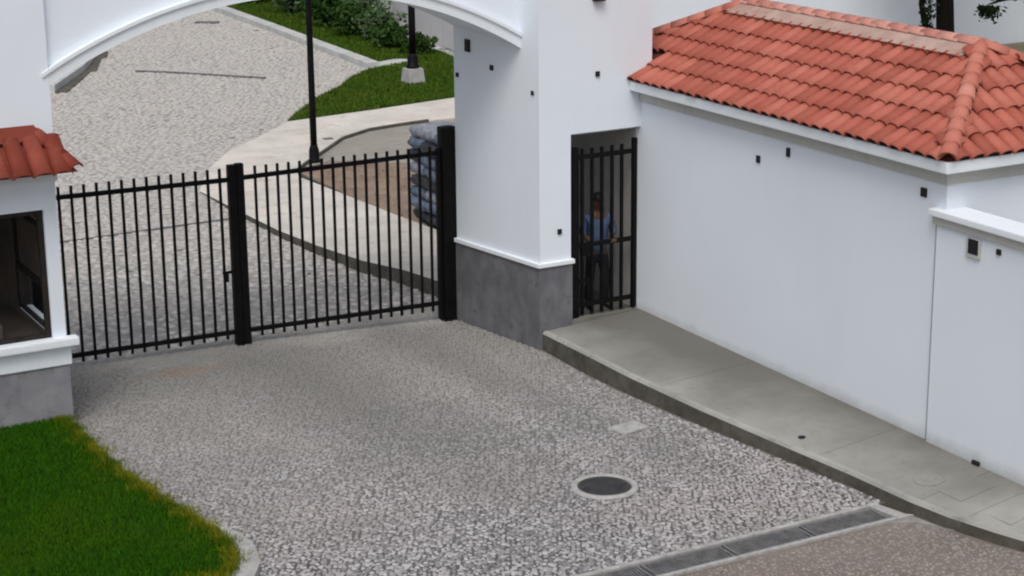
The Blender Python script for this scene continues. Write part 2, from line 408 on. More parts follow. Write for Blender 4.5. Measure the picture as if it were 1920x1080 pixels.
def stone_protos(n_proto, nseg, rng):
    out = []
    for _ in range(n_proto):
        a = np.linspace(0, 2*math.pi, nseg, endpoint=False) + rng.uniform(-.25, .25, nseg)
        r = rng.uniform(.82, 1.12, nseg)
        ring0 = np.c_[np.cos(a)*r, np.sin(a)*r, np.full(nseg, -.35)]
        ring1 = np.c_[np.cos(a)*r*.82, np.sin(a)*r*.82, np.full(nseg, .42)+rng.uniform(-.08, .08, nseg)]
        top = np.array([[rng.uniform(-.15, .15), rng.uniform(-.15, .15), .62]])
        out.append(np.vstack((ring0, ring1, top)))
    return out

def stone_tris(nseg):
    f = []
    for j in range(nseg):
        k = (j+1) % nseg
        f += [(j, k, nseg+k), (j, nseg+k, nseg+j), (nseg+j, nseg+k, 2*nseg)]
    return np.array(f)

def scatter_cells(poly, pitch, rng, jit=.33):
    """jittered hexagonal lattice clipped to poly"""
    p = np.array(poly); x0, y0 = p.min(0); x1, y1 = p.max(0)
    xs = np.arange(x0, x1, pitch); ys = np.arange(y0, y1, pitch*.87)
    X, Y = np.meshgrid(xs, ys); X = X + (np.arange(len(ys)) % 2)[:, None]*pitch/2
    P = np.c_[X.ravel(), Y.ravel()] + rng.uniform(-jit, jit, (X.size, 2))*pitch
    return P[inpoly(P, poly)]

def view_mask(P, margin=60):
    """true where a ground point lies in or near the picture (so that nothing is built that no nearby view could see)"""
    d = np.c_[P, np.zeros(len(P))] - np.array([0, 0, 7.8])
    R = np.array([r2, d2, fwd]); c = d @ R.T
    u = 960 + 3614.95*c[:, 0]/c[:, 2]; v = 540 + 3614.95*c[:, 1]/c[:, 2]
    return (c[:, 2] > 0) & (u > -margin*4) & (u < 1920+margin*4) & (v > -margin) & (v < 1080+margin*3)

def lay_stones(name, P, size, h, mat, parent, nseg=6, singles=0, sname='cobble', zoff=0., seed=3):
    rng = np.random.default_rng(seed)
    protos = stone_protos(8, nseg, rng); T = stone_tris(nseg)
    n = len(P); s = size*rng.uniform(.68, 1.22, (n, 1)); asp = rng.uniform(.75, 1.2, n); rot = rng.uniform(0, 2*math.pi, n)
    zt = rng.uniform(-.25, .25, n)*h; tx = rng.normal(0, .12, n); ty = rng.normal(0, .12, n)
    pid = rng.integers(0, 8, n)
    order = np.argsort(P[:, 0]**2 + P[:, 1]**2)
    single = set(order[:singles].tolist())
    if singles:
        meshes = []
        for k in range(8):
            me = bpy.data.meshes.new(sname); me.from_pydata([tuple(v) for v in protos[k]], [], [tuple(t) for t in T]); me.update()
            me.materials.append(mat); me.polygons.foreach_set('use_smooth', [True]*len(T)); meshes.append(me)
        for i in order[:singles]:
            o = bpy.data.objects.new(sname, meshes[pid[i]]); col.objects.link(o); o.parent = parent
            o.location = (P[i, 0], P[i, 1], zoff+zt[i]); o.rotation_euler = (tx[i], ty[i], rot[i])
            o.scale = (s[i, 0]*asp[i], s[i, 0]/asp[i]**.5, h)
    keep = order[singles:]
    m = len(keep); nv = 2*nseg+1
    base = np.stack(protos)[pid[keep]]                       # m,nv,3
    sx = (s[keep, 0]*asp[keep])[:, None]; sy = (s[keep, 0]/asp[keep]**.5)[:, None]
    x = base[:, :, 0]*sx; y = base[:, :, 1]*sy; z = base[:, :, 2]*h
    c, q = np.cos(rot[keep])[:, None], np.sin(rot[keep])[:, None]
    xr = x*c - y*q; yr = x*q + y*c
    z = z + xr*tx[keep][:, None] + yr*ty[keep][:, None] + zt[keep][:, None] + zoff
    V = np.stack((xr + P[keep, 0][:, None], yr + P[keep, 1][:, None], z), -1).reshape(-1, 3)
    Fc = (T[None] + (np.arange(m)*nv)[:, None, None]).reshape(-1, 3)
    o = fast_mesh(name, V, Fc, 3, mat, parent, smooth=True); o['kind'] = 'stuff'
    return o

MAN_C = (10.45, 16.87)
P = scatter_cells([(5.6,15.0),(12.78,15.0),(12.63,16.5),(12.46,17.96),(12.33,19.4),(12.31,20.4),(12.34,21.55),(12.03,23.45),(12.3,23.6),(12.3,24.2),(6.03,24.2),(6.03,21.8),(5.8,21.6)], .055, RNG)
P = P[view_mask(P)]
P = P[(np.hypot(P[:, 0]-MAN_C[0], P[:, 1]-MAN_C[1]) > .37)]
P = P[~inpoly(P, LAWN)]
P = P[~inpoly(P, [(11.48,18.50),(11.50,18.19),(11.94,18.22),(11.91,18.53)])]
lay_stones('cobble_bed', P, .0285, .017, M['stone'], drive, 6, 300, 'cobble', .001)
P = scatter_cells(INNER, .145, RNG); P = P[view_mask(P)]
P = P[~((P[:, 1] < 30.99+.005*P[:, 0]) & (P[:, 1] > 30.86) & (P[:, 0] < 11.7))]
P = P[P[:, 1] < 63]
lay_stones('paving_stones', P, .078, .020, M['stone_far'], inner, 5, 300, 'paving_stone', .0, seed=11)
P = scatter_cells(ROAD, .046, RNG); P = P[view_mask(P)]
P = P[(P[:, 1] < 14.48) & (P[:, 0] < 13.7)]; P = P[P[:, 0] < np.interp(P[:, 1], [11.7,12.3,12.95,13.55,14.1,14.6], [14.0,13.55,13.2,13.0,12.86,12.79])]
lay_stones('road_pebbles', P, .0225, .011, M['stone_brown'], road, 5, 300, 'road_pebble', -.012, seed=5)

# drain trench across the entrance: pale concrete rims and dark grate sections
dr = thing('drain_channel', 'long dark grated drain channel across the cobbled entrance, ending by the kerb', 'drain', loc=(10.8, 14.75, 0))
def rel(mb): return local(mb, (10.8, 14.75, 0))
rel(MB().prism([(4,14.90),(12.68,14.92),(12.72,14.985),(4,14.97)], -.04, .022)).build('rim', M['rim'], dr, bevel=.006)
rel(MB().prism([(4,14.515),(12.82,14.515),(12.76,14.57),(4,14.57)], -.04, .018)).build('rim', M['rim'], dr, bevel=.006)
rel(MB().prism([(12.60,14.57),(12.755,14.57),(12.68,14.915),(12.56,14.915)], -.04, .02)).build('end_block', M['rim'], dr, bevel=.006)
rel(MB().prism([(4,14.571),(12.60,14.571),(12.56,14.899),(4,14.899)], -.12, -.06)).build('trench_floor', M['dark'], dr)
x = 12.56
i = 0
while x > 5:
    L = .98
    gr = MB(); xa, xb = x-L+.022, x-.012
    gr.box(xa, xb, 14.575, 14.605, -.03, .008); gr.box(xa, xb, 14.865, 14.895, -.03, .008)
    gr.box(xa, xa+.03, 14.605, 14.865, -.03, .007); gr.box(xb-.03, xb, 14.605, 14.865, -.03, .007)
    k = xa+.052
    while k < xb-.04:
        gr.bar((k, 14.605, -.008), (k+.012, 14.865, -.008), .019, .026); k += .036
    rel(gr).build('grate', M['grate'], dr); x -= L; i += 1
a = sheet('concrete_apron', [(12.79,14.50),(12.86,14.12),(12.92,14.0),(12.72,14.36),(12.5,14.46),(12.4,14.50)], .004, M['apron'], .03); tag(a, kind='structure')

# manhole and small lid
mh = thing('manhole_cover', 'round dark iron manhole cover in a pale concrete ring on the cobbles', 'manhole cover', loc=(*MAN_C, 0))
n = 40; ring = MB()
ring.lathe((0, 0, 0), [(.375,-.02),(.375,.012),(.36,.022),(.315,.026),(.30,.018),(.30,-.02)], n).build('concrete_ring', M['rim'], mh, True)
lid = MB(); lid.lathe((-.02, -.02, .0), [(.29,-.02),(.29,.024),(.275,.030),(.26,.024),(0.001,.024)], n).build('lid', M['manhole'], mh)
studs = MB()
for a_ in range(-5, 6):
    for b_ in range(-5, 6):
        if math.hypot(a_, b_) < 5.2: studs.box(a_*.046-.034, a_*.046-.006, b_*.046-.034, b_*.046-.006, .022, .031)
o = studs.build('lid_pattern', M['manhole'], mh)
sm = MB().box(-.21, .21, -.15, .15, -.03, .012).build('valve_lid', M['rim'], None, bevel=.008)
sm.location = (11.71, 18.36, 0); sm.rotation_euler = (0, 0, .15)
tag(sm, 'small pale rectangular concrete lid among the cobbles, between the manhole and the kerb', 'access lid')

# ------------------------------------------------------------------ outer pavement along the gatehouse wall
nK = len(KERB)
edge = []
for i, p in enumerate(KERB):
    a = Vector(KERB[max(i-1, 0)]); b = Vector(KERB[min(i+1, nK-1)]); t = (b-a).normalized(); nn = Vector((-t.y, t.x))
    if nn.x < 0: nn = -nn
    edge.append((p[0]+nn.x*.085, p[1]+nn.y*.085))
edge[0] = (12.455, 21.59)
wallx = 13.94
def wz(y): return .345 - (21.6-y)*.0085 if y < 21.6 else .345
pave = thing('pavement', 'grey concrete pavement', 'pavement'); 
for k in ('label', 'category'): del pave[k]
pave['kind'] = 'structure'
def interp(lst, y, c):
    ys = [p[1] for p in lst][::-1]; xs = [p[c] if c < 2 else 0 for p in lst][::-1]
    return float(np.interp(y, ys, xs))
def kz(y): return float(np.interp(y, [p[1] for p in KERB][::-1], KERBZ[::-1]))
def pv(x, y):
    x0 = interp(edge, y, 0); k = (wz(y)-kz(y))/(wallx-x0)
    return kz(y)+k*(x-x0), -math.atan(k)
# slabs between transverse joints
cuts = [21.59, 18.9, 16.1, 14.55, 13.95, 13.2, 12.4]
for a_, b_ in zip(cuts[:-1], cuts[1:]):
    ys = np.linspace(a_-.004, b_+.004, 7)
    ex = [interp(edge, y, 0)+.004 for y in ys]
    vs = []; 
    for y, x0 in zip(ys, ex):
        for k in range(4):
            f = k/3; vs.append((x0+(wallx-x0)*f, y, kz(y)+(wz(y)-kz(y))*f))
    n0 = len(vs); vs += [(v[0], v[1], -.05) for v in vs]
    fs = []
    for i in range(6):
        for k in range(3):
            q = i*4+k; fs += [(q, q+4, q+5, q+1), (n0+q, n0+q+1, n0+q+5, n0+q+4)]
        fs += [(i*4, n0+i*4, n0+i*4+4, i*4+4), (i*4+3, i*4+7, n0+i*4+7, n0+i*4+3)]
    for k in range(3): fs += [(k, k+1, n0+k+1, n0+k), (24+k, n0+24+k, n0+25+k, 25+k)]
    m = MB(); m.add(vs, fs); m.build('slab', M['concrete'], pave)
# kerb: a row of cast lengths, top edge pale and the face stained
KP = []
for i in range(nK-1):
    for k in range(4):
        f = k/4; KP.append(tuple(KERB[i][c]*(1-f)+KERB[i+1][c]*f for c in (0, 1)) + tuple(edge[i][c]*(1-f)+edge[i+1][c]*f for c in (0, 1)) + (KERBZ[i]*(1-f)+KERBZ[i+1]*f,))
for s in range(0, len(KP)-3, 3):
    seg = KP[s:s+4]; m = MB(); vs = []
    for j, (ax, ay, bx, by, z) in enumerate(seg):
        vs += [(ax, ay, -.06), (ax+.004, ay, z-.03), (ax+.028, ay, z), (bx, by, z+.003), (bx, by, -.06)]
    fs = []
    for j in range(3):
        for k in range(5):
            a_, b_ = j*5+k, j*5+(k+1) % 5; fs.append((a_, b_, b_+5, a_+5))
    fs += [(0, 1, 2, 3, 4), (15, 19, 18, 17, 16)]
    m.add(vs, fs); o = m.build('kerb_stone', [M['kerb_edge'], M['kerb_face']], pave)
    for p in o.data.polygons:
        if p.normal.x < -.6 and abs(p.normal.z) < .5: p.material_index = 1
c = MB(); c.lathe((0, 0, 0), [(.17,-.02),(.17,.006),(.155,.010),(.15,.004),(.07,.004),(.065,.010),(.001,.010)], 28)
o = c.build('round_lid', M['concrete'], None); zz, ra = pv(13.30, 14.85); o.location = (13.30, 14.85, zz+.002); o.rotation_euler = (0, ra, 0)
tag(o, 'round concrete lid in the pavement before the perimeter wall', 'access lid')
for (x_, y_, z_, rz) in ((13.45, 14.42, .298, .03), (13.48, 13.72, .275, .06)):
    o = MB().box(-.26, .26, -.18, .18, -.03, .006).build('meter_lid', M['concrete'], None, bevel=.006)
    z_, ra = pv(x_, y_); o.location = (x_, y_, z_+.001); o.rotation_euler = (0, ra, rz)
    tag(o, 'rectangular concrete meter lid in the pavement, ' + ('next to the round lid' if y_ > 14 else 'nearest the lower right corner'), 'access lid', 'meter lids in the pavement')
o = MB().lathe((0, 0, 0), [(.045,-.02),(.045,.006),(.03,.008),(.001,.002)], 14).build('floor_drain', M['dark'], None); zz, ra = pv(12.93, 16.6); o.location = (12.93, 16.6, zz+.002); o.rotation_euler = (0, ra, 0)
tag(o, 'small dark round drain near the kerb edge of the pavement', 'drain')

# pavement inside, through the passage and along the inner driveway
ip = MB()
ptsL = PATH_L; ptsR = [(13.93,23.5),(13.93,24.56),(13.93,25.5),(13.92,26.5),(13.9,27.8),(13.88,29.3),(13.86,31.3),(13.86,33.3)]
vs = []
zs = [.33, .31, .28, .22, .18, .13, .09, .03]
for i in range(8):
    vs += [(*ptsL[i], -.05), (*ptsL[i], PATH_LZ[i]), (ptsL[i][0]+.12, ptsL[i][1], PATH_LZ[i]+.005), (*ptsR[i], zs[i]), (*ptsR[i], -.05)]
fs = []
for i in range(7):
    for k in range(5): a_, b_ = i*5+k, i*5+(k+1) % 5; fs.append((a_, b_, b_+5, a_+5))
fs += [(0, 1, 2, 3, 4), (35, 39, 38, 37, 36)]
ip.add(vs, fs)
ipo = ip.build('inner_pavement', [M['path'], M['kerb_face']]); ipo['kind'] = 'structure'
for p in ipo.data.polygons:
    if p.normal.x < -.6 and abs(p.normal.z) < .3: p.material_index = 1
o = MB().box(12.84, 13.929, 21.59, 23.5, -.04, .345).build('passage_floor', M['concrete']); o['kind'] = 'structure'
o = MB().prism([(11.8,33.3),(13.86,33.3),(13.88,33.5),(14.02,34.0),(14.4,34.5),(15.09,35.29),(16.1,36.48),(16.97,37.04),(17.75,37.21),(18.5,37.3),(20,37.3),(24,37.5),(24,40.2),(20.28,39.6),(18.1,39.18),(15.9,38.88),(14.57,37.44),(13.62,36.52),(12.61,35.02)], -.05, .03).build('inner_path', M['path']); o['kind'] = 'structure'
# planting bed with bare soil; grey sand at the back
bd = MB().prism(BED, -.1, -.005).build('planting_bed', M['soil']); bd['kind'] = 'structure'
o = MB().prism([(14.02,34.02),(15.0,34.6),(16.5,33.3),(18.3,32.6),(19.9,31.5),(19.9,37.2),(18.5,37.2),(17.75,37.12),(16.97,36.95),(16.12,36.40),(15.11,35.2),(14.42,34.42)], -.01, .012).build('sand', M['sand'], bd)
em = MB()
ring = [(p[0], p[1]) for p in BED]
bk = ring[3:13] + [ring[0]]
for a_, b_ in zip(bk[:-1], bk[1:]): em.bar((a_[0]+.03, a_[1]-.03, .02), (b_[0]+.03, b_[1]-.03, .02), .05, .10)
em.build('bed_edging', M['kerb_face'], bd)

# soil clods and rubble in the bed
P = scatter_cells([(13.95,26),(19,26),(19,32),(16.4,33),(15,34.4),(14.1,33.8)], .22, RNG, .5)
keep = RNG.random(len(P)) < .5
lay_stones('soil_clods', P[keep], .05, .05, M['soil'], bd, 5, 0, 'clod', .0, seed=9)
o = MB().prism([(20.60,45.1),(21.10,43.60),(21.30,43.35),(22.2,44.6),(22.0,45.3),(21.66,45.5)], -.03, .06).build('concrete_pad', M['pale']); o['kind'] = 'structure'

# inner kerb beside the far lawn
kb = MB(); pts = [(20.50,44.7),(20.75,48.81),(21.02,53.01),(21.3,58.3),(21.45,62)]
for k, (a_, b_) in enumerate(zip(pts[:-1], pts[1:])):
    kb.prism([a_, (a_[0]+.35, a_[1]), (b_[0]+.35, b_[1]), b_], -.05, .16)
o = kb.build('inner_kerb', M['pale']); o['kind'] = 'structure'
kb = MB(); pts = [(12.6,45.4),(14.2,48.2),(15.1,50.2),(15.6,51.2)]
for a_, b_ in zip(pts[:-1], pts[1:]):
    kb.prism([a_, b_, (b_[0]-.4, b_[1]+.25), (a_[0]-.4, a_[1]+.25)][::-1], -.05, .2)
o = kb.build('far_kerb', M['pale']); o['kind'] = 'structure'
kb = MB()
for a_, b_ in zip(pts[:-1], pts[1:]): kb.prism([a_, (a_[0]+.25, a_[1]-.15), (b_[0]+.14, b_[1]-.08), b_], -.05, .035)
o = kb.build('gutter', M['kerb_face']); o['kind'] = 'structure'
o = MB().bar((15.3,47.47,.02), (16.09,46.67,.02), .10, .05).bar((16.09,46.67,.02), (17.7,44.66,.02), .08, .05).build('drainage_slot', M['grate'])
tag(o, 'long thin dark drainage slot lying across the inner cobbled driveway', 'drain')
o = MB().bar((19.86,55.5,.02), (20.36,55.02,.02), .28, .05).build('gutter_grate', M['grate'])
tag(o, 'small dark gutter grate at the far end of the inner driveway, seen under the arch', 'drain')
o = MB().bar((6.2,30.75,.012), (11.72,30.97,.012), .05, .02).build('expansion_joint', M['grate']); o['kind'] = 'structure'
o = MB().box(15.74,15.94,36.5,36.66,.02,.042).build('path_drain', M['grate'])
tag(o, 'small dark drain in the pale path beside the nearer lamp post', 'drain')

# ------------------------------------------------------------------ lawns
def lawn(name, poly, z, blades, h, w, mat, edge_mat=None, edge_pts=None, edge_n=0, seed=1, dome=0.):
    base = MB().prism(poly, -.05, z).build(name, M['turf']); base['kind'] = 'structure'
    rng = np.random.default_rng(seed)
    p = np.array(poly); lo, hi = p.min(0), p.max(0)
    P = rng.uniform(lo, hi, (int(blades*2.2), 2)); P = P[inpoly(P, poly)]; P = P[view_mask(P, 120)][:blades]
    def blades_mesh(P, nm, mt, hh, label, grow=1.):
        n = len(P); a = rng.uniform(0, 2*math.pi, n); H = hh*rng.uniform(.5, 1.3, n); W = w*rng.uniform(.7, 1.3, n)
        ln = rng.normal(0, .45, (n, 2))*H[:, None]
        b0 = np.c_[P[:, 0]-np.cos(a)*W, P[:, 1]-np.sin(a)*W, np.full(n, z)]
        b1 = np.c_[P[:, 0]+np.cos(a)*W, P[:, 1]+np.sin(a)*W, np.full(n, z)]
        tp = np.c_[P[:, 0]+ln[:, 0], P[:, 1]+ln[:, 1], z+H]
        V = np.stack((b0, b1, tp), 1).reshape(-1, 3)
        o = fast_mesh(nm, V, np.arange(n*3).reshape(-1, 3), 3, mt, base); o['kind'] = 'stuff'
        return o
    blades_mesh(P, 'grass', mat, h, None)
    if edge_mat:
        E = []
        for a_, b_ in zip(edge_pts[:-1], edge_pts[1:]):
            a_, b_ = np.array(a_), np.array(b_); L = np.hypot(*(b_-a_)); k = int(edge_n*L)
            t = rng.random(k)[:, None]; q = a_+(b_-a_)*t
            nn = np.array([-(b_-a_)[1], (b_-a_)[0]])/L
            E.append(q + nn*np.minimum(rng.exponential(.05, k), .25)[:, None]*rng.choice([1, -1, -1, -1], k)[:, None]*(.4+.8*np.sin(q[:, 1]*7+3)[:, None]**2))
        blades_mesh(np.vstack(E), 'dry_grass', edge_mat, h*1.15, None)
    return base
nose = LAWN[1:13]
lawn('front_lawn', LAWN, .13, 110000, .055, .006, M['grass'], M['grass_edge'], nose, 2100, 21)
lawn('inner_lawn', LAWN2, .05, 40000, .07, .018, M['grass_far'], seed=22)
VERGE = [(20.95,45.1),(21.6,45.6),(22.3,45.0),(23.1,46.0),(23.3,48.2),(25.0,54.0),(27,61),(21.8,62),(21.65,58.3),(21.37,53.01),(21.1,48.81)]
lawn('verge_lawn', VERGE, .05, 40000, .09, .022, M['grass_far'], seed=23)
# tufts against the booth plinth
# lawn kerb, the cast nose of the near lawn
kb = MB(); pts = [(5.87,19.85),(5.95,19.15),(6.04,18.46),(6.13,17.9),(6.19,17.45),(6.18,17.07),(6.09,16.75),(5.95,16.52),(5.72,16.40),(5.3,16.38),(4,16.35)]
outer = []
for i, p in enumerate(pts):
    a_ = Vector(pts[max(i-1, 0)]); b_ = Vector(pts[min(i+1, len(pts)-1)]); t = (b_-a_).normalized(); nn = Vector((-t.y, t.x))
    w_ = .04 if i < 3 else (.12 if i == 3 else .25)
    outer.append((p[0]+nn.x*w_, p[1]+nn.y*w_))
for i in range(len(pts)-1):
    m = MB().prism([pts[i], pts[i+1], outer[i+1], outer[i]], -.05, .10 if i > 2 else .04)
    kb.add(m.v, m.f)
o = kb.build('lawn_kerb', M['rim']); o['kind'] = 'structure'

# ------------------------------------------------------------------ entrance gateway: tower, arch and pillar
gw = thing('entrance_gateway', 'tall white entrance gateway with a curved arch over the black driveway gate', 'gateway', loc=(9.2, 22.6, 0))
def G(mb): return local(mb, (9.2, 22.6, 0))
TOP = 6.6
A_, B_ = (12.06,23.43), (12.35,21.59)
PB = 1.19
pil = MB()
pil.prism([B_, (12.83,21.59), (12.83,23.4), A_], PB, 2.91)
pil.prism([B_, (14.10,21.59), (14.10,23.4), A_], 2.91, TOP)
G(pil).build('pillar', M['white'], gw)
off = .018
G(MB().prism([(B_[0]-off, B_[1]-off), (12.845,21.59-off), (12.845,23.42), (A_[0]-off, A_[1]+.01)], -.05, PB-.04)).build('plinth', M['plinth'], gw, bevel=.006)
G(MB().prism([(B_[0]-.045, B_[1]-.045), (12.87,21.59-.045), (12.87,23.45), (A_[0]-.045, A_[1]+.03)], PB-.04, PB+.02)).build('plinth_moulding', M['trim'], gw, bevel=.012)
G(MB().box(12.98, 14.05, 23.402, 24.3, 2.92, 3.3)).build('added_passage_roof', M['white'], gw)  # unseen slab added to keep daylight out of the passage
G(MB().box(12.98, 13.10, 23.402, 24.3, .30, 2.918)).build('added_passage_wall', M['passage'], gw)  # added out of view, closes more light off from behind
G(MB().box(13.905, 13.928, 21.66, 25.15, .33, 2.905)).build('passage_shade_skin', M['passage'], gw)  # greyer skin over the white wall, the shade put into its colour
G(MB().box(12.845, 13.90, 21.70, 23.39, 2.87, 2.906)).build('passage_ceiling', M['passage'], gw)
# tower on the left, above and behind the booth
G(MB().box(3.0, 6.03, 21.94, 24.0, 3.16, TOP)).build('tower', M['white'], gw)
# arch: circular face with moulding
YA, YB2 = 22.02, 23.42
xc, R0, zc0 = 9.10, 6.26, -1.13
def arcz(x, R): return zc0 + math.sqrt(R*R-(x-xc)**2)
n = 48; x0, x1 = 5.9, 12.30
xs = [x0+(x1-x0)*i/n for i in range(n+1)]
Rl = R0-.165
vs = []; fs = []
for x in xs:
    zl = arcz(x, Rl)
    vs += [(x, YA, zl), (x, YB2, zl), (x, YA, TOP-.1), (x, YB2, TOP-.1)]
for i in range(n):
    q = i*4; fs += [(q, q+4, q+6, q+2), (q+1, q+3, q+7, q+5), (q, q+1, q+5, q+4), (q+2, q+6, q+7, q+3)]
fs += [(0, 2, 3, 1), (n*4, n*4+1, n*4+3, n*4+2)]
G(MB().add(vs, fs)).build('arch', M['white'], gw)
for (ya, yb, ra, rb) in ((YA-.07, YA-.002, R0, Rl-.012), (YA-.10, YA-.002, R0-.004, R0-.045)):
    vs = []; fs = []
    for x in [5.95+(12.29-5.95)*i/n for i in range(n+1)]:
        vs += [(x, ya, arcz(x, ra)), (x, yb, arcz(x, ra)), (x, yb, arcz(x, rb)), (x, ya, arcz(x, rb))]
    for i in range(n):
        for k in range(4): q, w_ = i*4+k, i*4+(k+1) % 4; fs.append((q, w_, w_+4, q+4))
    fs += [(0, 1, 2, 3), (n*4, n*4+3, n*4+2, n*4+1)]
    G(MB().add(vs, fs)).build('arch_moulding', M['trim'], gw)
# little black boxes and capped holes left in the render
def wall_hole(parent, org, x, y, z, nx, ny, r=.03, h=None, name='junction_box'):
    """shallow dark box on a wall whose outward normal is (nx, ny)"""
    w = r; hh = h or r
    m = MB()
    if abs(nx) > abs(ny): m.box(x-.022, x+.01, y-w, y+w, z-hh, z+hh)
    else: m.box(x-w, x+w, y-.022, y+.01, z-hh, z+hh)
    local(m, org); return m.build(name, M['dark'], parent, bevel=.006)
go = (9.2, 22.6, 0)
for (x, y, z, r, h) in ((12.11,23.11,3.96,.06,.085), (12.195,22.58,3.72,.035,.035), (12.335,21.72,3.49,.028,.028), (12.075,23.35,3.53,.028,.03)):
    wall_hole(gw, go, x, y, z, -1, 0, r, h)
for (x, z) in ((12.65, 1.61), (13.24, 3.68)): wall_hole(gw, go, x, 21.59, z, 0, -1, .03, .035)
o = G(MB().bar((13.24, 21.50, 4.69), (13.24, 21.60, 4.69), .16, .09)).build('wall_light', M['dark'], gw, bevel=.01)

# ------------------------------------------------------------------ guard booth
bo = (4.5, 22.8, 0)
bt = thing('guard_booth', 'white guard booth with dark window and red tiled canopy left of the gate', 'booth', loc=bo)
def Bt(mb): return local(mb, bo)
w = MB()
XR = 5.97; YF = 21.8
# front wall around the window
w.box(3.0, XR, YF, YF+.16, .80, 1.14).box(3.0, XR, YF, YF+.16, 2.71, 3.16).box(5.81, XR, YF, YF+.16, 1.14, 2.71).box(3.0, 3.6, YF, YF+.16, 1.14, 2.71)
# side wall towards the gate with its own window
w.box(XR-.14, XR, YF+.16, 22.12, .80, 3.16).box(XR-.14, XR, 23.30, 24.0, .80, 3.16).box(XR-.14, XR, 22.12, 23.30, .80, 1.16).box(XR-.14, XR, 22.12, 23.30, 2.5, 3.16)
w.box(3.0, XR-.14, 23.86, 24.0, .80, 3.16)
Bt(w).build('wall', M['white'], bt)
Bt(MB().box(3.0, XR+.012, YF-.012, 24.0, -.05, .80)).build('plinth', M['plinth_light'], bt)
Bt(MB().box(3.0, XR+.04, YF-.035, 23.9, .802, 1.04)).build('base_band', M['trim'], bt, bevel=.015)
Bt(MB().box(3.0, XR+.12, YF-.13, YF+.02, 1.05, 1.15)).build('sill', M['trim'], bt, bevel=.02)
Bt(MB().box(3.0, XR+.03, YF-.03, YF+.5, 3.04, 3.165)).build('cornice', M['trim'], bt, bevel=.012)
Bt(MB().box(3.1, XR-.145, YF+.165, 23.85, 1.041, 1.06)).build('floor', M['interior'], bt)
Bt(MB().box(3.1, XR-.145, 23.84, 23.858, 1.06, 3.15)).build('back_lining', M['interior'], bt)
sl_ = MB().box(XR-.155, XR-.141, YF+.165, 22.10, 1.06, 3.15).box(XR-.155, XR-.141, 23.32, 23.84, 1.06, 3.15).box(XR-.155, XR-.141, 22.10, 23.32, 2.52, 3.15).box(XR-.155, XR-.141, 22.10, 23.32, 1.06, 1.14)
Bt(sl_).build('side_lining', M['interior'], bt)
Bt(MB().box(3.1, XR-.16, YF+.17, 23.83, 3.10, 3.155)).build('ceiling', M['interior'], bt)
fr = MB().box(5.745, 5.81, YF+.05, YF+.11, 1.15, 2.71).box(3.6, 5.745, YF+.05, YF+.11, 2.65, 2.71).box(3.6, 5.745, YF+.05, YF+.11, 1.15, 1.19).box(3.6,3.66,YF+.05,YF+.11,1.19,2.65)
Bt(fr).build('window_frame', M['bronze'], bt)
sf = MB().box(XR-.157, XR-.10, 22.12, 22.17, 1.18, 2.48).box(XR-.157, XR-.10, 23.22, 23.28, 1.18, 2.48).box(XR-.157, XR-.10, 22.17, 23.22, 2.42, 2.48).box(XR-.157, XR-.10, 22.17, 23.22, 1.68, 1.76).box(XR-.157, XR-.10, 22.17, 23.22, 1.18, 1.21)
sfo = Bt(sf).build('side_window_frame', M['bronze'], bt)
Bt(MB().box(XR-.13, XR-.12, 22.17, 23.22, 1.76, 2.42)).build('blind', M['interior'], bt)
Bt(MB().box(XR-.139, XR-.001, 22.13, 23.29, 1.161, 1.175)).build('inner_sill', M['trim'], bt)
Bt(MB().box(XR-.158, XR-.002, 23.282, 23.299, 1.16, 2.5).box(XR-.158, XR-.002, 22.13, 23.28, 2.485, 2.499)).build('reveal_lining', M['bronze'], bt)
Bt(MB().box(3.4, 5.3, 22.1, 22.6, 1.06, 1.30)).build('desk', M['interior'], bt, bevel=.01)

# ------------------------------------------------------------------ roof tiles
def tile_mesh(name, L=.36, w=.098, w2=.082, h=.062, th=.011, seg=7, mat=None):
    """barrel cover tile: length along +Y (up the slope), hollow below, wider at its lower end"""
    vs = []; 
    for (y, ww, hh) in ((0, w, h), (L, w2, h*.85)):
        for t_ in (0, th):
            for i in range(seg+1):
                a = math.pi*i/seg
                vs.append((-(ww-t_)*math.cos(a), y, (hh-t_)*math.sin(a) + (0.006 if y == 0 else 0)))
    k = seg+1; fs = []
    for i in range(seg):
        fs += [(i, i+1, 2*k+i+1, 2*k+i), (k+i, 3*k+i, 3*k+i+1, k+i+1), (i, k+i, k+i+1, i+1), (2*k+i, 2*k+i+1, 3*k+i+1, 3*k+i)]
    me = bpy.data.meshes.new(name); me.from_pydata(vs, [], fs); me.update(); me.materials.append(mat)
    me.polygons.foreach_set('use_smooth', [abs(p.normal.y) < .5 for p in me.polygons])
    return me

def frame(origin, along, up):
    """matrix whose X runs along the eave, Y up the slope, Z out of the slope"""
    X = Vector(along).normalized(); Y = Vector(up).normalized(); Z = X.cross(Y).normalized(); X = Y.cross(Z)
    return Matrix.Translation(origin) @ Matrix((X, Y, Z)).transposed().to_4x4()

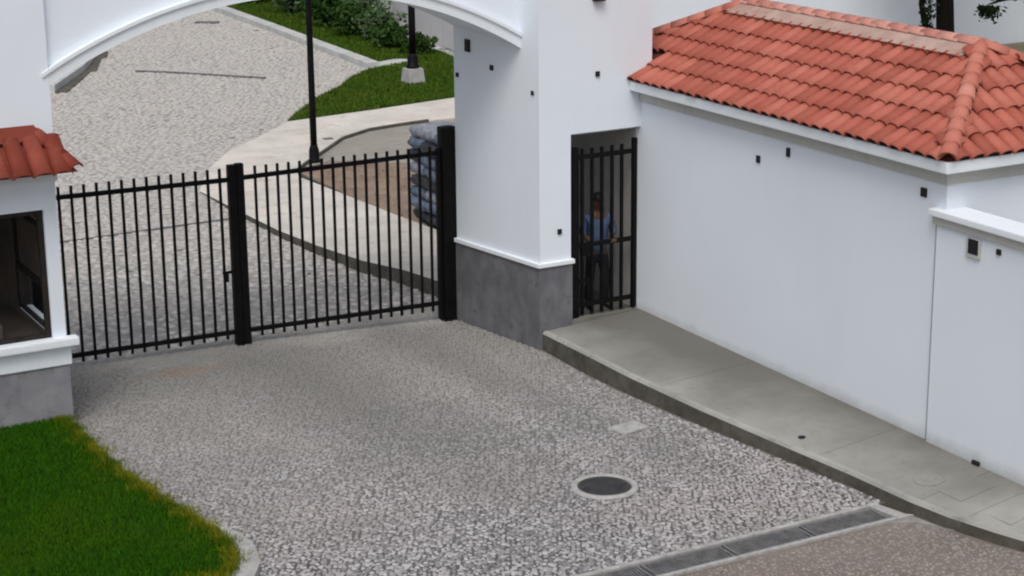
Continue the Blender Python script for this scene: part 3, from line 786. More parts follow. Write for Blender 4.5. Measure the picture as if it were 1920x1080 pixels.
gh_org = (15.6, 18.5, 0)
gh = thing('gatehouse', 'long white gatehouse with a hipped red clay tile roof beside the pavement', 'gatehouse', loc=gh_org)
def H(mb): return local(mb, gh_org)
XW, YC = 13.93, 15.5
H(MB().box(XW, 17.25, YC, 25.2, -.05, 3.28)).build('wall', M['white_foot'], gh)
cn = MB()
def ringbox(d, z0, z1):
    return MB().box(XW-d, 17.25+d, YC-d, 21.585, z0, z1)
H(ringbox(.035, 3.255, 3.412)).build('cornice_bed', M['trim_shade'], gh, bevel=.012)
H(ringbox(.19, 3.415, 3.545)).build('cornice', M['trim'], gh, bevel=.02)
for (y, z, r, h) in ((15.86,3.10,.045,.05), (18.91,2.93,.034,.045), (18.31,3.12,.03,.055)): wall_hole(gh, gh_org, XW, y, z, -1, 0, r, h)
rf = MB()
EX, EY, EZ = 13.76, 15.33, 3.548; RX, RY0, RY1, RZ = 15.56, 16.86, 21.5, 4.42; EX2, EY2 = 2*RX-13.76, 23.1
vs = [(EX,EY,EZ),(EX2,EY,EZ),(EX2,EY2,EZ),(EX,EY2,EZ),(RX,RY0,RZ),(RX,RY1,RZ)]
rf.add(vs, [(0,4,5,3),(0,1,4),(1,2,5,4),(2,3,5),(0,3,2,1)])
roof = H(rf).build('roof', M['deck'], gh)
tiles = []            # (matrix, kind)
# slope facing the drive
upA = Vector((RX-EX, 0, RZ-EZ)); SA = upA.length; upA.normalize()
PIT, EXPO = .199, .345
rows = int((SA-.10)/EXPO)
for r in range(rows+1):
    s = r*EXPO - .055
    if s > SA-.33: continue
    f = (s+.14)/SA
    ya = EY + (RY0-EY)*f + .05; yb = EY2 + (RY1-EY2)*f - .02
    k = math.ceil((ya-EY)/PIT)
    y = EY + k*PIT
    while y < yb:
        x = EX + upA.x*s
        if not (y > 21.50 and x < 14.13 and s > .2):
            jx = random.uniform(-.008, .008)
            m = frame(Vector((EX, y+jx, EZ)) + upA*(s+random.uniform(-.008, .010)) + Vector((0, 0, .022)), (0, -1, 0), upA + Vector((0, random.uniform(-.03, .03), -.035)))
            tiles.append((m, y))
        y += PIT
# slope facing the street
upB = Vector((0, RY0-EY, RZ-EZ)); SB = upB.length; upB.normalize()
for r in range(int(SB/EXPO)+1):
    s = r*EXPO - .055
    if s > SB-.30: continue
    f = (s+.14)/SB
    xa = EX + (RX-EX)*f + .05; xb = EX2 + (RX-EX2)*f - .05
    x = EX + math.ceil((xa-EX)/PIT)*PIT
    while x < xb:
        m = frame(Vector((x+random.uniform(-.008, .008), EY, EZ)) + upB*(s+random.uniform(-.008, .010)) + Vector((0, 0, .022)), (1, 0, 0), upB + Vector((random.uniform(-.03, .03), 0, -.035)))
        tiles.append((m, EY)); x += PIT
tm = tile_mesh('roof_tile', L=.44, w=.101, w2=.080, h=.070, mat=M['tile'])
# the hidden rear slopes get tiles too, joined with the ones past the limit
rest = []
upC = Vector((-(EX2-RX), 0, RZ-EZ)); upC.normalize()
for r in range(rows+1):
    s = r*EXPO - .055
    if s > SA-.33: continue
    f = (s+.14)/SA; y = EY + math.ceil(((RY0-EY)*f+.05)/PIT)*PIT
    while y < EY2 + (RY1-EY2)*f:
        rest.append(frame(Vector((EX2, y, EZ)) + upC*s + Vector((0, 0, .008)), (0, 1, 0), upC + Vector((0, 0, .03)))); y += PIT
camp = Vector((0, 0, 7.8))
tiles.sort(key=lambda t: (t[0].translation - camp).length + (100 if t[0].translation.x > 15.9 and t[0].translation.y < 15.6 + .9*(t[0].translation.x-15.9) else 0))
gofs = Vector(gh_org)
for m, _ in tiles[:276]:
    o = bpy.data.objects.new('roof_tile', tm); col.objects.link(o); o.parent = roof
    m = m.copy(); m.translation = m.translation - gofs; o.matrix_local = m
rest += [m for m, _ in tiles[276:]]
base = np.array([v.co[:] for v in tm.vertices]); fq = np.array([p.vertices[:] for p in tm.polygons])
V = []; 
for m in rest:
    R = np.array(m); V.append(base @ R[:3, :3].T + R[:3, 3] - np.array(gh_org))
V = np.vstack(V); Fq = (fq[None] + (np.arange(len(rest))*len(base))[:, None, None]).reshape(-1, 4)
o = fast_mesh('far_roof_tiles', V, Fq, 4, M['tile'], roof, True); o['kind'] = 'stuff'
shade_plugs = MB()  # dark plugs in the eave tile ends, drawn in place of shade
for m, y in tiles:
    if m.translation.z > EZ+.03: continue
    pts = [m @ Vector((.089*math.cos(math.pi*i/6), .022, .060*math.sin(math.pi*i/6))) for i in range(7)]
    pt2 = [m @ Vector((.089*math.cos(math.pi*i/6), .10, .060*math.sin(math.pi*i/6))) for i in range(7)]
    shade_plugs.add(pts+pt2, [tuple(range(7)), tuple(range(13, 6, -1))] + [(i, (i+1) % 7, 7+(i+1) % 7, 7+i) for i in range(7)])
H(shade_plugs).build('eave_hole_shade', M['hole_shade'], roof)
# hip and ridge caps
hm = tile_mesh('hip_tile', L=.34, w=.108, w2=.078, h=.082, th=.013, mat=M['tile_hip'])
def caps(a, b, step, nm, me, lift=.035, parent=None, org=gofs):
    a, b = Vector(a), Vector(b); t = (b-a); L = t.length; t.normalize()
    side = t.cross(Vector((0, 0, 1))).normalized()
    k = 0
    while k*step < L-.1:
        m = frame(a + t*(k*step+random.uniform(-.01, .01)) + Vector((0, 0, lift)), side, t + Vector((0, 0, .05)))
        o = bpy.data.objects.new(nm, me); col.objects.link(o); o.parent = parent
        m.translation = m.translation - org; o.matrix_local = m; k += 1
caps((EX-.03, EY-.03, EZ), (RX-.12, RY0-.1, RZ-.06), .25, 'hip_tile', hm, .045, roof)
caps((EX2+.03, EY-.03, EZ), (RX+.12, RY0-.1, RZ-.06), .25, 'hip_tile', hm, .045, roof)
caps((EX, EY2, EZ), (RX-.12, RY1+.1, RZ-.06), .25, 'hip_tile', hm, .045, roof)
# flat mortar band below a plain ridge
rb = MB()
rb.add([(RX-.32, RY0-.02, RZ-.055), (RX-.32, RY1, RZ-.055), (RX-.10, RY1, RZ+.05), (RX-.10, RY0-.02, RZ+.05), (RX+.32, RY0-.02, RZ-.055), (RX+.32, RY1, RZ-.055), (RX+.10, RY1, RZ+.045), (RX+.10, RY0-.02, RZ+.045),
        ], [(0,3,2,1), (4,5,6,7), (3,7,6,2), (0,4,7,3), (1,2,6,5), (0,1,5,4)])
H(rb).build('ridge_mortar', M['ridge_mortar'], roof)
rt = tile_mesh('ridge_tile', L=.40, w=.115, w2=.11, h=.075, th=.013, mat=tile_mat('pink_ridge_clay', ((.48,.19,.15),(.52,.23,.18),(.56,.28,.22)), (.5,.3,.25)))
caps((RX, RY0-.02, RZ), (RX, RY1, RZ), .30, 'ridge_tile', rt, .046, roof)

# booth canopy roof
bro = Bt(MB().add([(3.0,21.42,3.195),(6.15,21.42,3.195),(5.84,21.938,3.56),(3.0,21.938,3.56),(6.15,21.938,3.195),(3.0,21.938,3.195)],
      [(0,1,2,3),(1,4,2),(0,5,4,1),(2,4,5,3)])).build('roof', M['tile_booth'], bt)
tb = tile_mesh('roof_tile', L=.60, w=.118, w2=.10, h=.072, th=.013, mat=M['tile_booth'])
up = Vector((0, .518, .392)).normalized(); bofs = Vector(bo)
for r in range(1):
    x = 6.0 - .03
    while x > 4.6:
        if not (r == 1 and x > 5.87):
            m = frame(Vector((x+random.uniform(-.01,.01), 21.42, 3.195)) + up*(r*.40-.05) + Vector((0, 0, .012)), (1, 0, 0), up + Vector((random.uniform(-.02,.02), 0, .03)))
            o = bpy.data.objects.new('roof_tile', tb); col.objects.link(o); o.parent = bro
            m.translation = m.translation - bofs; o.matrix_local = m
        x -= .235
hb = tile_mesh('hip_tile', L=.36, w=.10, w2=.085, h=.065, th=.013, mat=M['tile_booth'])
caps((6.14,21.43,3.195), (5.86,21.90,3.52), .24, 'hip_tile', hb, .03, bro, bofs)
Bt(MB().add([(3.0,21.80,3.53),(5.88,21.80,3.53),(5.81,21.938,3.69),(3.0,21.938,3.69),(3.0,21.938,3.5),(5.90,21.938,3.5)], [(0,1,2,3),(1,5,2),(0,3,4),(0,4,5,1),(2,5,4,3)])).build('flashing', M['tile_booth'], bro)

# ------------------------------------------------------------------ perimeter wall
pw_org = (14.0, 13.5, 0)
pw = thing('perimeter_wall', 'white perimeter wall with pale coping in the lower right, next to the gatehouse', 'wall', loc=pw_org)
PX = 13.90
local(MB().box(PX, 14.12, 6.0, 15.60, -.05, 2.80), pw_org).build('wall', M['white_foot'], pw)
local(MB().box(PX-.035, 14.16, 5.95, 15.64, 2.80, 2.90), pw_org).build('coping_bed', M['trim_shade'], pw, bevel=.01)
local(MB().box(PX-.085, 14.21, 5.9, 15.66, 2.90, 2.975), pw_org).build('coping', M['trim'], pw, bevel=.015)
local(MB().box(PX+.012, 14.0, 15.602, 15.628, -.05, 2.84), pw_org).build('joint', M['plinth_light'], pw)
bx = local(MB().box(PX-.03, PX+.01, 14.89, 15.10, 2.56, 2.77), pw_org).build('meter_recess', M['pale'], pw, bevel=.005)
local(MB().box(PX-.036, PX-.028, 14.91, 15.06, 2.60, 2.76), pw_org).build('meter_opening', M['dark'], pw)
wall_hole(pw, pw_org, PX, 14.62, 2.70, -1, 0, .03, .03)
local(MB().box(PX-.03, PX+.01, 14.72, 14.83, .27, .325), pw_org).build('scupper', M['dark'], pw, bevel=.01)

# ------------------------------------------------------------------ driveway gate
GR = 'leaves of the black driveway gate'
def bar_mesh(name, h, w=.034):
    o = MB().box(-w/2, w/2, -w/2, w/2, 0, h); me = bpy.data.meshes.new(name); me.from_pydata(o.v, [], o.f); me.update(); me.materials.append(M['black']); return me
def put(me, name, parent, loc, rz=0):
    o = bpy.data.objects.new(name, me); col.objects.link(o); o.parent = parent; o.location = loc; o.rotation_euler = (0, 0, rz); return o
gbar = bar_mesh('bar', 2.37)
def leaf(label, org, p0, p1, xs, stile, z0, z1, zt, zb):
    """p0,p1: ends of the leaf in plan; rails follow the slight rise from z0 to z1"""
    t = thing('gate_leaf', label, 'gate', GR, org)
    ang = math.atan2(p1[1]-p0[1], p1[0]-p0[0])
    for rz_, nm in ((zt, 'top_rail'), (zb, 'bottom_rail')):
        local(MB().bar((*p0, rz_[0]), (*p1, rz_[1]), .05, .06), org).build(nm, M['black'], t, bevel=.005)
    for x in xs:
        f = (x-p0[0])/(p1[0]-p0[0]); y = p0[1]+(p1[1]-p0[1])*f
        put(gbar, 'bar', t, (x-org[0], y-.03-org[1], z0+(z1-z0)*f-org[2]), ang)
    x, y, w_, za, zb_ = stile
    s = local(MB().box(x-w_/2, x+w_/2, y-.05, y+.05, za, zb_), org).build('stile', M['black'], t, bevel=.012)
    return t
gl = leaf('left leaf of the black barred driveway gate, hung beside the guard booth', (6.5, 24.0, 0), (6.40,24.02), (8.87,23.90), [6.60+.1655*i for i in range(14)], (8.925, 23.90, .105, .02, 2.52), .10, .12, (2.33,2.32), (.19,.20))
grt = leaf('right leaf of the black barred driveway gate, hung beside the dark plinth', (11.8, 23.5, 0), (9.08,23.89), (11.82,23.52), [9.24+.1535*i for i in range(17)], (9.035, 23.895, .105, .02, 2.53), .11, .17, (2.33,2.44), (.20,.27))
local(MB().box(11.80,11.852,23.48,23.56,.06,2.50), (11.8,23.5,0)).build('hinge_stile', M['black'], grt, bevel=.012)
local(MB().box(6.36,6.44,23.98,24.06,.06,2.46), (6.5,24.0,0)).build('hinge_stile', M['black'], gl, bevel=.012)
lt = local(MB().bar((8.72,23.86,1.06), (8.87,23.86,1.06), .03, .035).box(8.75,8.80,23.84,23.87,.93,1.04), (6.5,24.0,0)).build('latch', M['black'], gl)
local(MB().box(8.955,8.985,23.86,23.94,-.01,.03), (6.5,24.0,0)).build('drop_bolt', M['black'], gl)
for nm, x, y, w_, h_, lb in (('gate_post', 11.975, 23.53, .23, 2.80, 'thick black steel post carrying the right gate leaf, against the dark plinth'), ('gate_post', 6.24, 24.05, .16, 2.6, 'black steel post carrying the left gate leaf, hidden behind the guard booth')):
    t = thing(nm, lb, 'post', 'black gate posts', (x, y, 0))
    MB().box(-w_/2, w_/2, -.09, .09, -.02, h_).build('shaft', M['black'], t, bevel=.05)
    MB().box(-w_/2-.02, w_/2+.02, -.11, .11, -.02, .03).build('base_plate', M['black'], t)

# pedestrian gate
pg_o = (13.4, 21.68, .345)
pg = thing('pedestrian_gate', 'narrow black barred pedestrian gate in the passage through the pillar', 'gate', loc=pg_o)
pb = bar_mesh('bar', 2.30, .038)
for x in (13.06, 13.215, 13.37, 13.53, 13.685): put(pb, 'bar', pg, (x-pg_o[0], 0, .03))
MB().box(-.52,-.41,-.04,.04,0,2.36).build('jamb_post', M['black'], pg, bevel=.006)
MB().box(.455,.515,-.035,.035,0.02,2.40).build('hinge_post', M['black'], pg, bevel=.01)
for z, nm in ((2.22,'top_rail'),(1.00,'middle_rail'),(.17,'bottom_rail')):
    MB().box(-.42,.46,-.02,.02,z-.03,z+.03).build(nm, M['black'], pg)
MB().box(-.40,-.22,-.02,.02,.48,.53).build('lower_rail', M['black'], pg)
MB().box(-.36,-.24,-.03,.03,.86,1.0).build('lock_case', M['black'], pg, bevel=.006)

# ------------------------------------------------------------------ lamp posts
def lamp(x, y, hgt, r, foot, label, zb=0.):
    t = thing('lamp_post', label, 'lamp post', 'black lamp posts in the inner driveway', (x, y, zb))
    z = 0
    if foot:
        MB().add([(-.24,-.24,-.05),(.24,-.24,-.05),(.24,.24,-.05),(-.24,.24,-.05),(-.19,-.19,.42),(.19,-.19,.42),(.19,.19,.42),(-.19,.19,.42)], [(0,3,2,1),(4,5,6,7),(0,1,5,4),(1,2,6,5),(2,3,7,6),(3,0,4,7)]).build('concrete_base', M['galv'], t, bevel=.015); z = .42
    MB().lathe((0,0,z), [(r*1.9,0),(r*1.9,.05),(r*1.55,.08),(r*1.5,.26),(r*1.15,.34),(r,.36)], 16).build('foot', M['black'], t, True)
    MB().lathe((0,0,z), [(r*1.02,.3),(r,1.2),(r*.78,hgt-z-.1),(r*.9,hgt-z-.06),(r*.9,hgt-z)], 16).build('pole', M['black'], t, True)
    MB().lathe((0,0,hgt), [(.05,0),(.16,.04),(.20,.34),(.24,.36),(.10,.50),(.03,.56)], 12).build('lantern', M['black'], t)
    return t
lamp(14.68, 34.62, 5.2, .066, False, 'nearer tall black lamp post, standing at the tip of the soil bed behind the gate')
lamp(20.42, 41.85, 4.2, .085, True, 'farther black lamp post on a grey concrete block in the inner lawn')

# ------------------------------------------------------------------ inner white walls
def wline(name, a, b, th, z0, z1, mat, label, ledge=None):
    a, b = Vector(a), Vector(b); t = (b-a).normalized(); nn = Vector((-t.y, t.x))
    org = (a.x, a.y, 0)
    T = thing(name, label, 'wall', loc=org)
    def pr(o0, o1, za, zb): return MB().prism([tuple(a+nn*o0), tuple(b+nn*o0), tuple(b+nn*o1), tuple(a+nn*o1)], za, zb)
    local(pr(0, -th, z0, z1), org).build('wall', mat, T)
    if ledge:
        for (o0, o1, za, zb, mm) in ledge: local(pr(o0, o1, za, zb), org).build('ledge', M[mm], T, bevel=.01)
    return T
wline('inner_wall', (23.35,44.6), (24.35,52.0), .25, -.05, 1.05, M['inner_white'], 'low white wall beside the inner lawn, seen under the arch', [(.05,.30,.0,.10,'pale'),(.04,-.3,1.05,1.12,'trim')])
wline('inner_wall', (24.0,46.5), (26.9,60.0), .25, -.05, 2.6, M['inner_white'], 'higher white wall set back behind the low one and the shrubs')
T = thing('wall_pier', 'grey white pier standing above the shrubs under the arch', 'pier', loc=(24.2, 53.0, 0))
MB().box(-.35,.35,-.35,.35,-.05,2.6).build('shaft', M['inner_white'], T, bevel=.02)
MB().box(-.42,.42,-.42,.42,2.6,2.72).build('cap', M['trim'], T, bevel=.02)

# yard wall behind the gatehouse, trees in front of it
YW = 39.0
T = thing('yard_wall', 'long pale wall behind the tiled roof, at the top right', 'wall', loc=(33, YW, 0))
MB().box(-7.7, 14, 0, .25, -.05, 3.3).build('wall', M['white'], T)
MB().box(-7.75, 14, -.04, .29, 3.3, 3.38).build('coping', M['trim'], T, bevel=.01)
def leaf_cloud(name, centre, R, n, size, mat, parent, rng, flat=1., squash=None):
    d = rng.normal(0, 1, (n, 3)); d /= np.linalg.norm(d, axis=1)[:, None]
    rr = rng.random(n)**.45
    # lumpy outline
    lump = 1 + .35*np.sin(d[:, 0]*5+centre[0]*3)*np.sin(d[:, 1]*4+centre[1]) + .25*np.sin(d[:, 2]*6+centre[0])
    P = d*(rr*lump)[:, None]*np.array(R) + np.array(centre)
    return leaves(name, P, size, mat, parent, rng)
def leaves(name, P, size, mat, parent, rng):
    n = len(P)
    a = rng.normal(0, 1, (n, 3)); a /= np.linalg.norm(a, axis=1)[:, None]
    b = np.cross(a, rng.normal(0, 1, (n, 3))); b /= np.linalg.norm(b, axis=1)[:, None]
    s = (size*rng.uniform(.6, 1.4, n))[:, None]
    V = np.stack((P-a*s, P+b*s*.45, P+a*s, P-b*s*.45), 1).reshape(-1, 3)
    o = fast_mesh(name, V, np.arange(n*4).reshape(-1, 4), 4, mat, parent); return o
rng = np.random.default_rng(5)
def shrub(x, y, R, h, mat, label, n=900, size=.09, z=0.05):
    t = thing('shrub', label, 'shrub', 'shrubs along the inner white wall', (x, y, z))
    st = MB()
    for k in range(5):
        a = k*1.256+x; st.tube([(0,0,-.03),(math.cos(a)*R*.25, math.sin(a)*R*.25, h*.5),(math.cos(a)*R*.5, math.sin(a)*R*.5, h*.85)], [.025,.018,.008], 6)
    st.build('stems', M['bark'], t)
    leaf_cloud('foliage', (0, 0, h*.55), (R, R, h*.5), n, size, mat, t, rng)
    return t
SH = [
 (22.55,45.9,.42,.55,'leaf','small dark round shrub just behind the farther lamp post'),
 (22.35,47.2,.50,.75,'leaf','dark low shrub second from the farther lamp post'),
 (22.75,48.6,.55,.95,'leaf_light','pale leaved low shrub third from the farther lamp post'),
 (22.45,49.9,.55,1.0,'leaf','broad dark green shrub in the middle of the verge'),
 (23.2,50.6,.55,1.2,'leaf_light','pale green shrub against the wall below the grey pier'),
 (22.6,52.0,.65,1.3,'leaf','dense dark shrub left of the grey pier'),
 (23.2,53.6,.65,1.6,'leaf','tall bright green shrub left of the grey pier'),
 (22.9,55.4,.75,1.7,'leaf_light','tall pale leaved shrub near the nearer lamp pole'),
 (23.7,57.0,.75,1.9,'leaf','tall dark shrub at the top edge under the arch'),
 (22.8,58.6,.8,1.4,'leaf','farthest dark shrub left of the nearer lamp pole'),
]
for (x, y, R, h, mt, lb) in SH: shrub(x, y, R, h, M[mt], lb, int(1500*R), .085)
for k, (x, y, z) in enumerate(((23.15,50.0,1.05),(23.25,49.7,.95))):
    pass
fl = thing('flowering_plant', 'white flowering plant among the shrubs, in front of the grey pier', 'plant', loc=(23.45,51.6,.05))
MB().tube([(0,0,-.03),(.02,0,.5),(.05,.02,1.0)], [.02,.015,.008], 6).build('stem', M['bark'], fl)
leaf_cloud('foliage', (0,0,.6), (.25,.25,.4), 250, .06, M['leaf'], fl, rng)
leaf_cloud('flowers', (.05,0,1.05), (.20,.20,.13), 160, .06, M['petal'], fl, rng)

def trunk_tree(x, y, r, h, label, seedx):
    t = thing('tree', label, 'tree', 'dark trees before the pale yard wall', (x, y, 0))
    rg = np.random.default_rng(seedx)
    pts = [(rg.normal(0,.05)*k, rg.normal(0,.04)*k, h*k/6) for k in range(7)]
    tr = MB().tube([(0,0,-.05)]+pts[1:], [r*1.25, r*1.05, r, r*.93, r*.85, r*.7, r*.4], 12)
    for k in range(6):
        a = rg.uniform(0, 6.28); b = Vector(pts[4 if k < 3 else 5]); e = b + Vector((math.cos(a)*1.3, math.sin(a)*1.3, rg.uniform(.5, 1.3)))
        tr.tube([b, (b+e)/2+Vector((0,0,.15)), e], [r*.4, r*.25, .02], 7)
    tr.build('trunk', M['bark'], t, True)
    for k in range(9):
        c = (rg.normal(0, .8), rg.normal(0, .8), h + rg.uniform(-.3, 1.4))
        leaf_cloud('crown', c, (.75,.75,.5), 450, .10, M['leaf_dark'], t, rg)
    return t
trunk_tree(32.88, 37.0, .22, 5.4, 'thick dark tree trunk before the pale wall, above the ridge of the tiled roof', 3)
t2 = trunk_tree(32.27, 37.0, .075, 5.0, 'thin dark trunk with hanging leaves just left of the thick trunk', 4)
rg = np.random.default_rng(8)
P = np.c_[rg.normal(0,.06,400)+np.where(rg.random(400)>.5,.12,-.04), rg.normal(0,.1,400), rg.uniform(.6,2.6,400)]
leaves('hanging_leaves', P, .07, M['leaf_dark'], t2, rg)
t3 = thing('palm_tree', 'dark palm at the upper right corner whose drooping fronds enter the picture', 'palm tree', loc=(37.6, 37.2, 0))
MB().tube([(0,0,-.05),(.05,0,1.5),(.0,0,3.0),(.02,0,4.4)], [.17,.14,.13,.12], 12).build('trunk', M['bark'], t3, True)

fr_ = MB()
lv = []
for (ax, az, bx_, bz) in ((0,4.4,-2.4,2.6),(0,4.4,-2.2,3.6),(0,4.4,2.2,3.0),(0,4.4,-1.0,5.6),(0,4.4,1.4,5.4),(0,4.4,.3,2.4)):
    pts = [Vector((ax+(bx_-ax)*k/6, -.1*math.sin(k), az+(bz-az)*(k/6)**2 + .6*math.sin(math.pi*k/6)*.6)) for k in range(7)]
    fr_.tube(pts, [.03,.03,.025,.02,.015,.012,.008], 6)
    for k in range(7):
        for j in range(26):
            q = pts[k].lerp(pts[min(k+1,6)], j/26)
            lv.append((q.x+rg.normal(0,.07), q.y+rg.normal(0,.07), q.z-abs(rg.normal(0,.16))))
fr_.build('stalks', M['bark'], t3)
leaves('fronds', np.array(lv), .10, M['leaf_dark'], t3, rg)
# the branch low enough to enter the picture
bq = thing('branch', 'dark green branch with a drooping tuft of leaves at the upper right corner', 'branch', loc=(34.3, 37.1, 0))
MB().tube([(2.6,0,1.75),(1.4,.05,1.62),(.5,.0,1.55),(.12,0,1.48)], [.06,.05,.04,.02], 8).build('limb', M['bark'], bq, True)
q1 = np.c_[rg.normal(.12,.13,420), rg.normal(0,.12,420), 1.42-np.abs(rg.normal(0,.14,420))]
q2 = np.c_[rg.uniform(.2,2.8,700), rg.normal(0,.12,700), 1.66+rg.normal(0,.07,700)]
leaves('foliage', np.vstack((q1,q2)), .065, M['leaf_dark'], bq, rg)
vs_ = [(35.6,36.6),(37.3,36.2),(45,36.5),(45,38.9),(36.6,38.9)]
o = MB().prism(vs_, -.05, .06).build('grass_bank', M['dry_turf']); o['kind'] = 'structure'

# ------------------------------------------------------------------ stacked material behind the gate post
cols = [two_tone('pale_sack', (.17,.19,.22), (.28,.30,.34), 6, 9, (.09,.09,.10), bscale=20, bstr=.5), two_tone('blue_grey_sack', (.08,.11,.15), (.14,.18,.24), 6, bscale=20, bstr=.5), two_tone('black_sack', (.015,.017,.022), (.04,.042,.05), 6, rough=.5, bscale=20, bstr=.5)]
sk = thing('sack_pile', 'pile of blue grey, pale and black sacks on a pallet behind the right gate post', 'sack pile', loc=(14.45, 28.1, 0))
pl_ = MB()
for k in range(5): pl_.box(-.5+k*.23, -.38+k*.23, -.75, .75, .10, .125)
for k in (-.7, 0, .62): pl_.box(-.5, .55, k, k+.09, 0, .10)
pl_.build('pallet', two_tone('pallet_wood', (.22,.17,.11), (.32,.26,.18), 5), sk)
def sack(cx, cy, cz, lx, ly, lz, mat, seed):
    rg = np.random.default_rng(seed); bm = bmesh.new(); bmesh.ops.create_cube(bm, size=1)
    bmesh.ops.subdivide_edges(bm, edges=bm.edges[:], cuts=3, use_grid_fill=True)
    for v in bm.verts:
        c = v.co; rr = (abs(c.x*2)**4 + abs(c.y*2)**4)
        z = c.z*(1-.28*min(rr, 1.2))
        v.co = Vector((c.x*lx*(1-.25*abs(c.z)), c.y*ly*(1-.12*abs(c.z)), z*lz)) + Vector(rg.normal(0, .008, 3))
    me = bpy.data.meshes.new('sack'); bm.to_mesh(me); bm.free(); me.materials.append(mat); me.polygons.foreach_set('use_smooth', [True]*len(me.polygons))
    o = bpy.data.objects.new('sack', me); col.objects.link(o); o.parent = sk; o.location = (cx, cy, cz); o.rotation_euler = (rg.normal(0,.04), rg.normal(0,.04), rg.normal(0,.08))
lay = [1,2,0,2,1,0,2,1]
z = .125
for L in range(8):
    for j in range(3):
        c_ = cols[lay[(L+j*3) % 8]]
        sack(-.12 + rg.normal(0,.03), -.50+.5*j+rg.normal(0,.02), z+.105, .75, .52, .25, c_, L*7+j)
        if L < 7: sack(.45+rg.normal(0,.03), -.50+.5*j, z+.105, .5, .5, .25, cols[(L+j) % 3], L*9+j+50)
    z += .205

# ------------------------------------------------------------------ person behind the pedestrian gate
def skin(name, verts, edges, radii, mat, parent, root=0, sub=2):
    me = bpy.data.meshes.new(name); me.from_pydata(verts, edges, [])
    o = bpy.data.objects.new(name, me); col.objects.link(o)
    m = o.modifiers.new('skin', 'SKIN'); m.use_smooth_shade = True
    for i, r in enumerate(radii):
        r = r if isinstance(r, tuple) else (r, r)
        me.skin_vertices[0].data[i].radius = r
        me.skin_vertices[0].data[i].use_root = (i == root)
    s = o.modifiers.new('sub', 'SUBSURF'); s.levels = sub; s.render_levels = sub
    dg = bpy.context.evaluated_depsgraph_get(); dg.update()
    nm = bpy.data.meshes.new_from_object(o.evaluated_get(dg)); nm.name = name
    o.modifiers.clear(); o.data = nm; nm.materials.clear(); nm.materials.append(mat)
    nm.polygons.foreach_set('use_smooth', [True]*len(nm.polygons))
    o.parent = parent; return o
ps = thing('person', 'person in blue shirt and dark trousers standing behind the pedestrian gate', 'person', loc=(13.48, 21.98, .345))
ps.rotation_euler = (0, 0, rad(-12)); ps.scale = (.96, .96, .96)
# figure faces -Y; height about 1.66
hipz, shz = .84, 1.36
V_ = [(0,0,hipz),(0,0,1.0),(0,-.01,1.2),(0,-.01,shz),(0,-.02,1.44),(0,-.035,1.52),(0,-.03,1.62),
      (-.18,-.01,1.34),(-.235,-.03,1.12),(-.17,-.22,1.035),(.18,-.01,1.34),(.235,-.03,1.12),(.15,-.22,1.04),
      (-.09,0,.80),(-.115,-.02,.45),(-.13,.03,.09),(-.14,-.12,.035),(.09,0,.80),(.12,-.03,.45),(.13,.02,.09),(.15,-.13,.035)]
E_ = [(0,1),(1,2),(2,3),(3,4),(4,5),(5,6),(3,7),(7,8),(8,9),(3,10),(10,11),(11,12),(0,13),(13,14),(14,15),(15,16),(0,17),(17,18),(18,19),(19,20)]
R_ = [(.13,.10),(.12,.09),(.14,.10),(.12,.08),.05,(.073,.085),(.072,.085),.052,.042,.03,.052,.042,.03,.08,.055,.038,.035,.08,.055,.038,.035]
body = skin('body', V_, E_, R_, M['skin'], ps)
# hands: palm and five fingers each, closed on the rail
def hand(wr, sgn, nm):
    vs = [wr, (wr[0]-.01*sgn, wr[1]-.05, wr[2]+.015)]; es = [(0,1)]; rs = [.026, (.034,.018)]
    for k, (dx, L) in enumerate(((-.03,.062),(-.01,.072),(.01,.068),(.03,.052))):
        b = (vs[1][0]+dx, vs[1][1]-.03, vs[1][2]+.008); i = len(vs)
        vs += [b, (b[0], b[1]-L*.55, b[2]+.006), (b[0], b[1]-L*.7, b[2]-.03)]; es += [(1,i),(i,i+1),(i+1,i+2)]; rs += [.0095,.0085,.007]
    i = len(vs); vs += [(vs[1][0]-.035*sgn, vs[1][1]-.015, vs[1][2]-.02), (vs[1][0]-.04*sgn, vs[1][1]-.05, vs[1][2]-.035)]; es += [(1,i),(i,i+1)]; rs += [.010,.008]
    return skin(nm, vs, es, rs, M['skin'], ps, 0, 1)
hand((-.165,-.24,1.04), -1, 'hand'); hand((.145,-.24,1.045), 1, 'hand')
skin('shirt', [(0,0,.80),(0,0,1.0),(0,-.01,1.2),(0,-.01,1.35),(0,-.018,1.41),(-.18,-.01,1.345),(-.235,-.03,1.12),(-.215,-.10,1.09),(.18,-.01,1.345),(.235,-.03,1.12),(.21,-.10,1.09)],
     [(0,1),(1,2),(2,3),(3,4),(3,5),(5,6),(6,7),(3,8),(8,9),(9,10)], [(.175,.135),(.165,.13),(.17,.125),(.135,.095),.062,.066,.058,.05,.066,.058,.05], M['shirt'], ps)
skin('trousers', [(0,0,.90),(0,0,.82),(-.09,0,.76),(-.115,-.02,.45),(-.13,.03,.08),(.09,0,.76),(.12,-.03,.45),(.13,.02,.08)],
     [(0,1),(1,2),(2,3),(3,4),(1,5),(5,6),(6,7)], [(.155,.12),(.15,.12),.095,.07,.058,.095,.07,.058], M['trousers'], ps, 1)
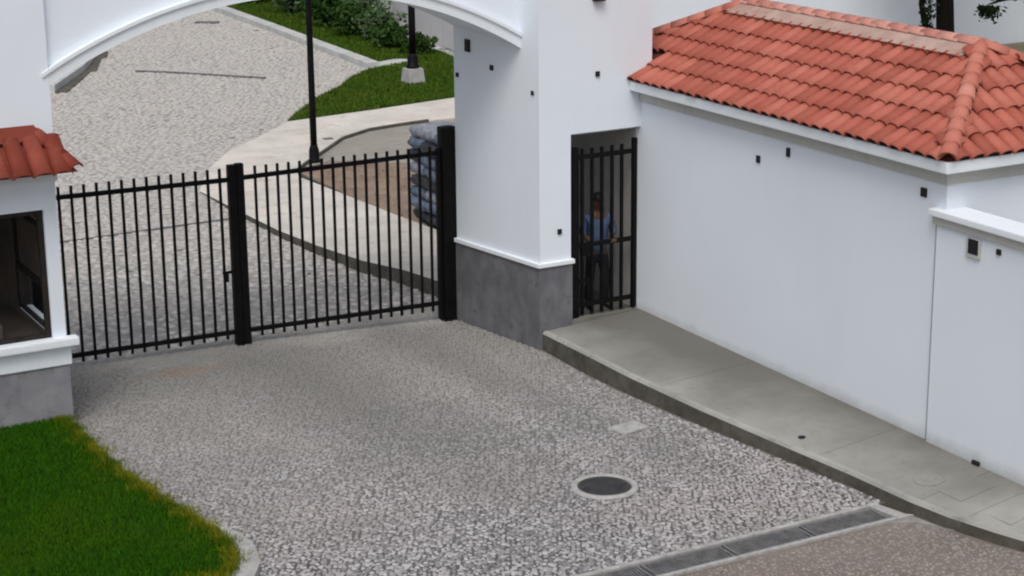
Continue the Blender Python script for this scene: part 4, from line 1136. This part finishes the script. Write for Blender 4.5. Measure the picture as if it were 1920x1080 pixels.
for sx in (-1, 1): skin('shoe', [(sx*.13,.05,.045),(sx*.135,-.05,.04),(sx*.145,-.16,.03)], [(0,1),(1,2)], [.045,.045,.035], M['shoe'], ps, 0, 1)
# head shape, face and cap
hd = bmesh.new(); bmesh.ops.create_uvsphere(hd, u_segments=20, v_segments=14, radius=1)
for v in hd.verts:
    c = v.co; k = 1 - .22*max(0, -c.z)
    v.co = Vector((c.x*.078*k, c.y*.098*k - .03 - .012*max(0,-c.z), c.z*.118+1.565))
me = bpy.data.meshes.new('head'); hd.to_mesh(me); hd.free(); me.materials.append(M['skin']); me.polygons.foreach_set('use_smooth',[True]*len(me.polygons))
o = bpy.data.objects.new('head', me); col.objects.link(o); o.parent = ps
MB().add([(-.012,-.122,1.575),(.012,-.122,1.575),(-.018,-.124,1.54),(.018,-.124,1.54),(0,-.152,1.543),(0,-.128,1.59)], [(0,2,4),(0,4,5),(1,5,4),(1,4,3),(2,3,4),(0,5,1)]).build('nose', M['skin'], ps, True)
for sx in (-1, 1):
    MB().lathe((sx*.03,-.118,1.578), [(.003,-.006),(.011,-.002),(.011,.002),(.003,.006)], 8).build('eye', M['hair'], ps, True)
    MB().lathe((sx*.079,-.025,1.565), [(.006,-.03),(.013,-.012),(.014,.012),(.006,.028)], 8).build('ear', M['skin'], ps, True)
MB().bar((-.025,-.123,1.513),(.025,-.123,1.513),.008,.01).build('mouth', M['trousers'], ps)
cp = bmesh.new(); bmesh.ops.create_uvsphere(cp, u_segments=20, v_segments=12, radius=1)
bmesh.ops.delete(cp, geom=[v for v in cp.verts if v.co.z < -.05 and v.co.y < .2 or v.co.z < -.55], context='VERTS')
for v in cp.verts: c = v.co; v.co = Vector((c.x*.088, c.y*.108-.024, c.z*.112+1.60))
me = bpy.data.meshes.new('cap'); cp.to_mesh(me); cp.free(); me.materials.append(M['hair'])
o = bpy.data.objects.new('cap', me); col.objects.link(o); o.parent = ps
MB().prism([(-.06,-.11),(-.05,-.17),(0,-.195),(.05,-.17),(.06,-.11)][::-1], 1.612, 1.622).build('cap_visor', M['hair'], ps)
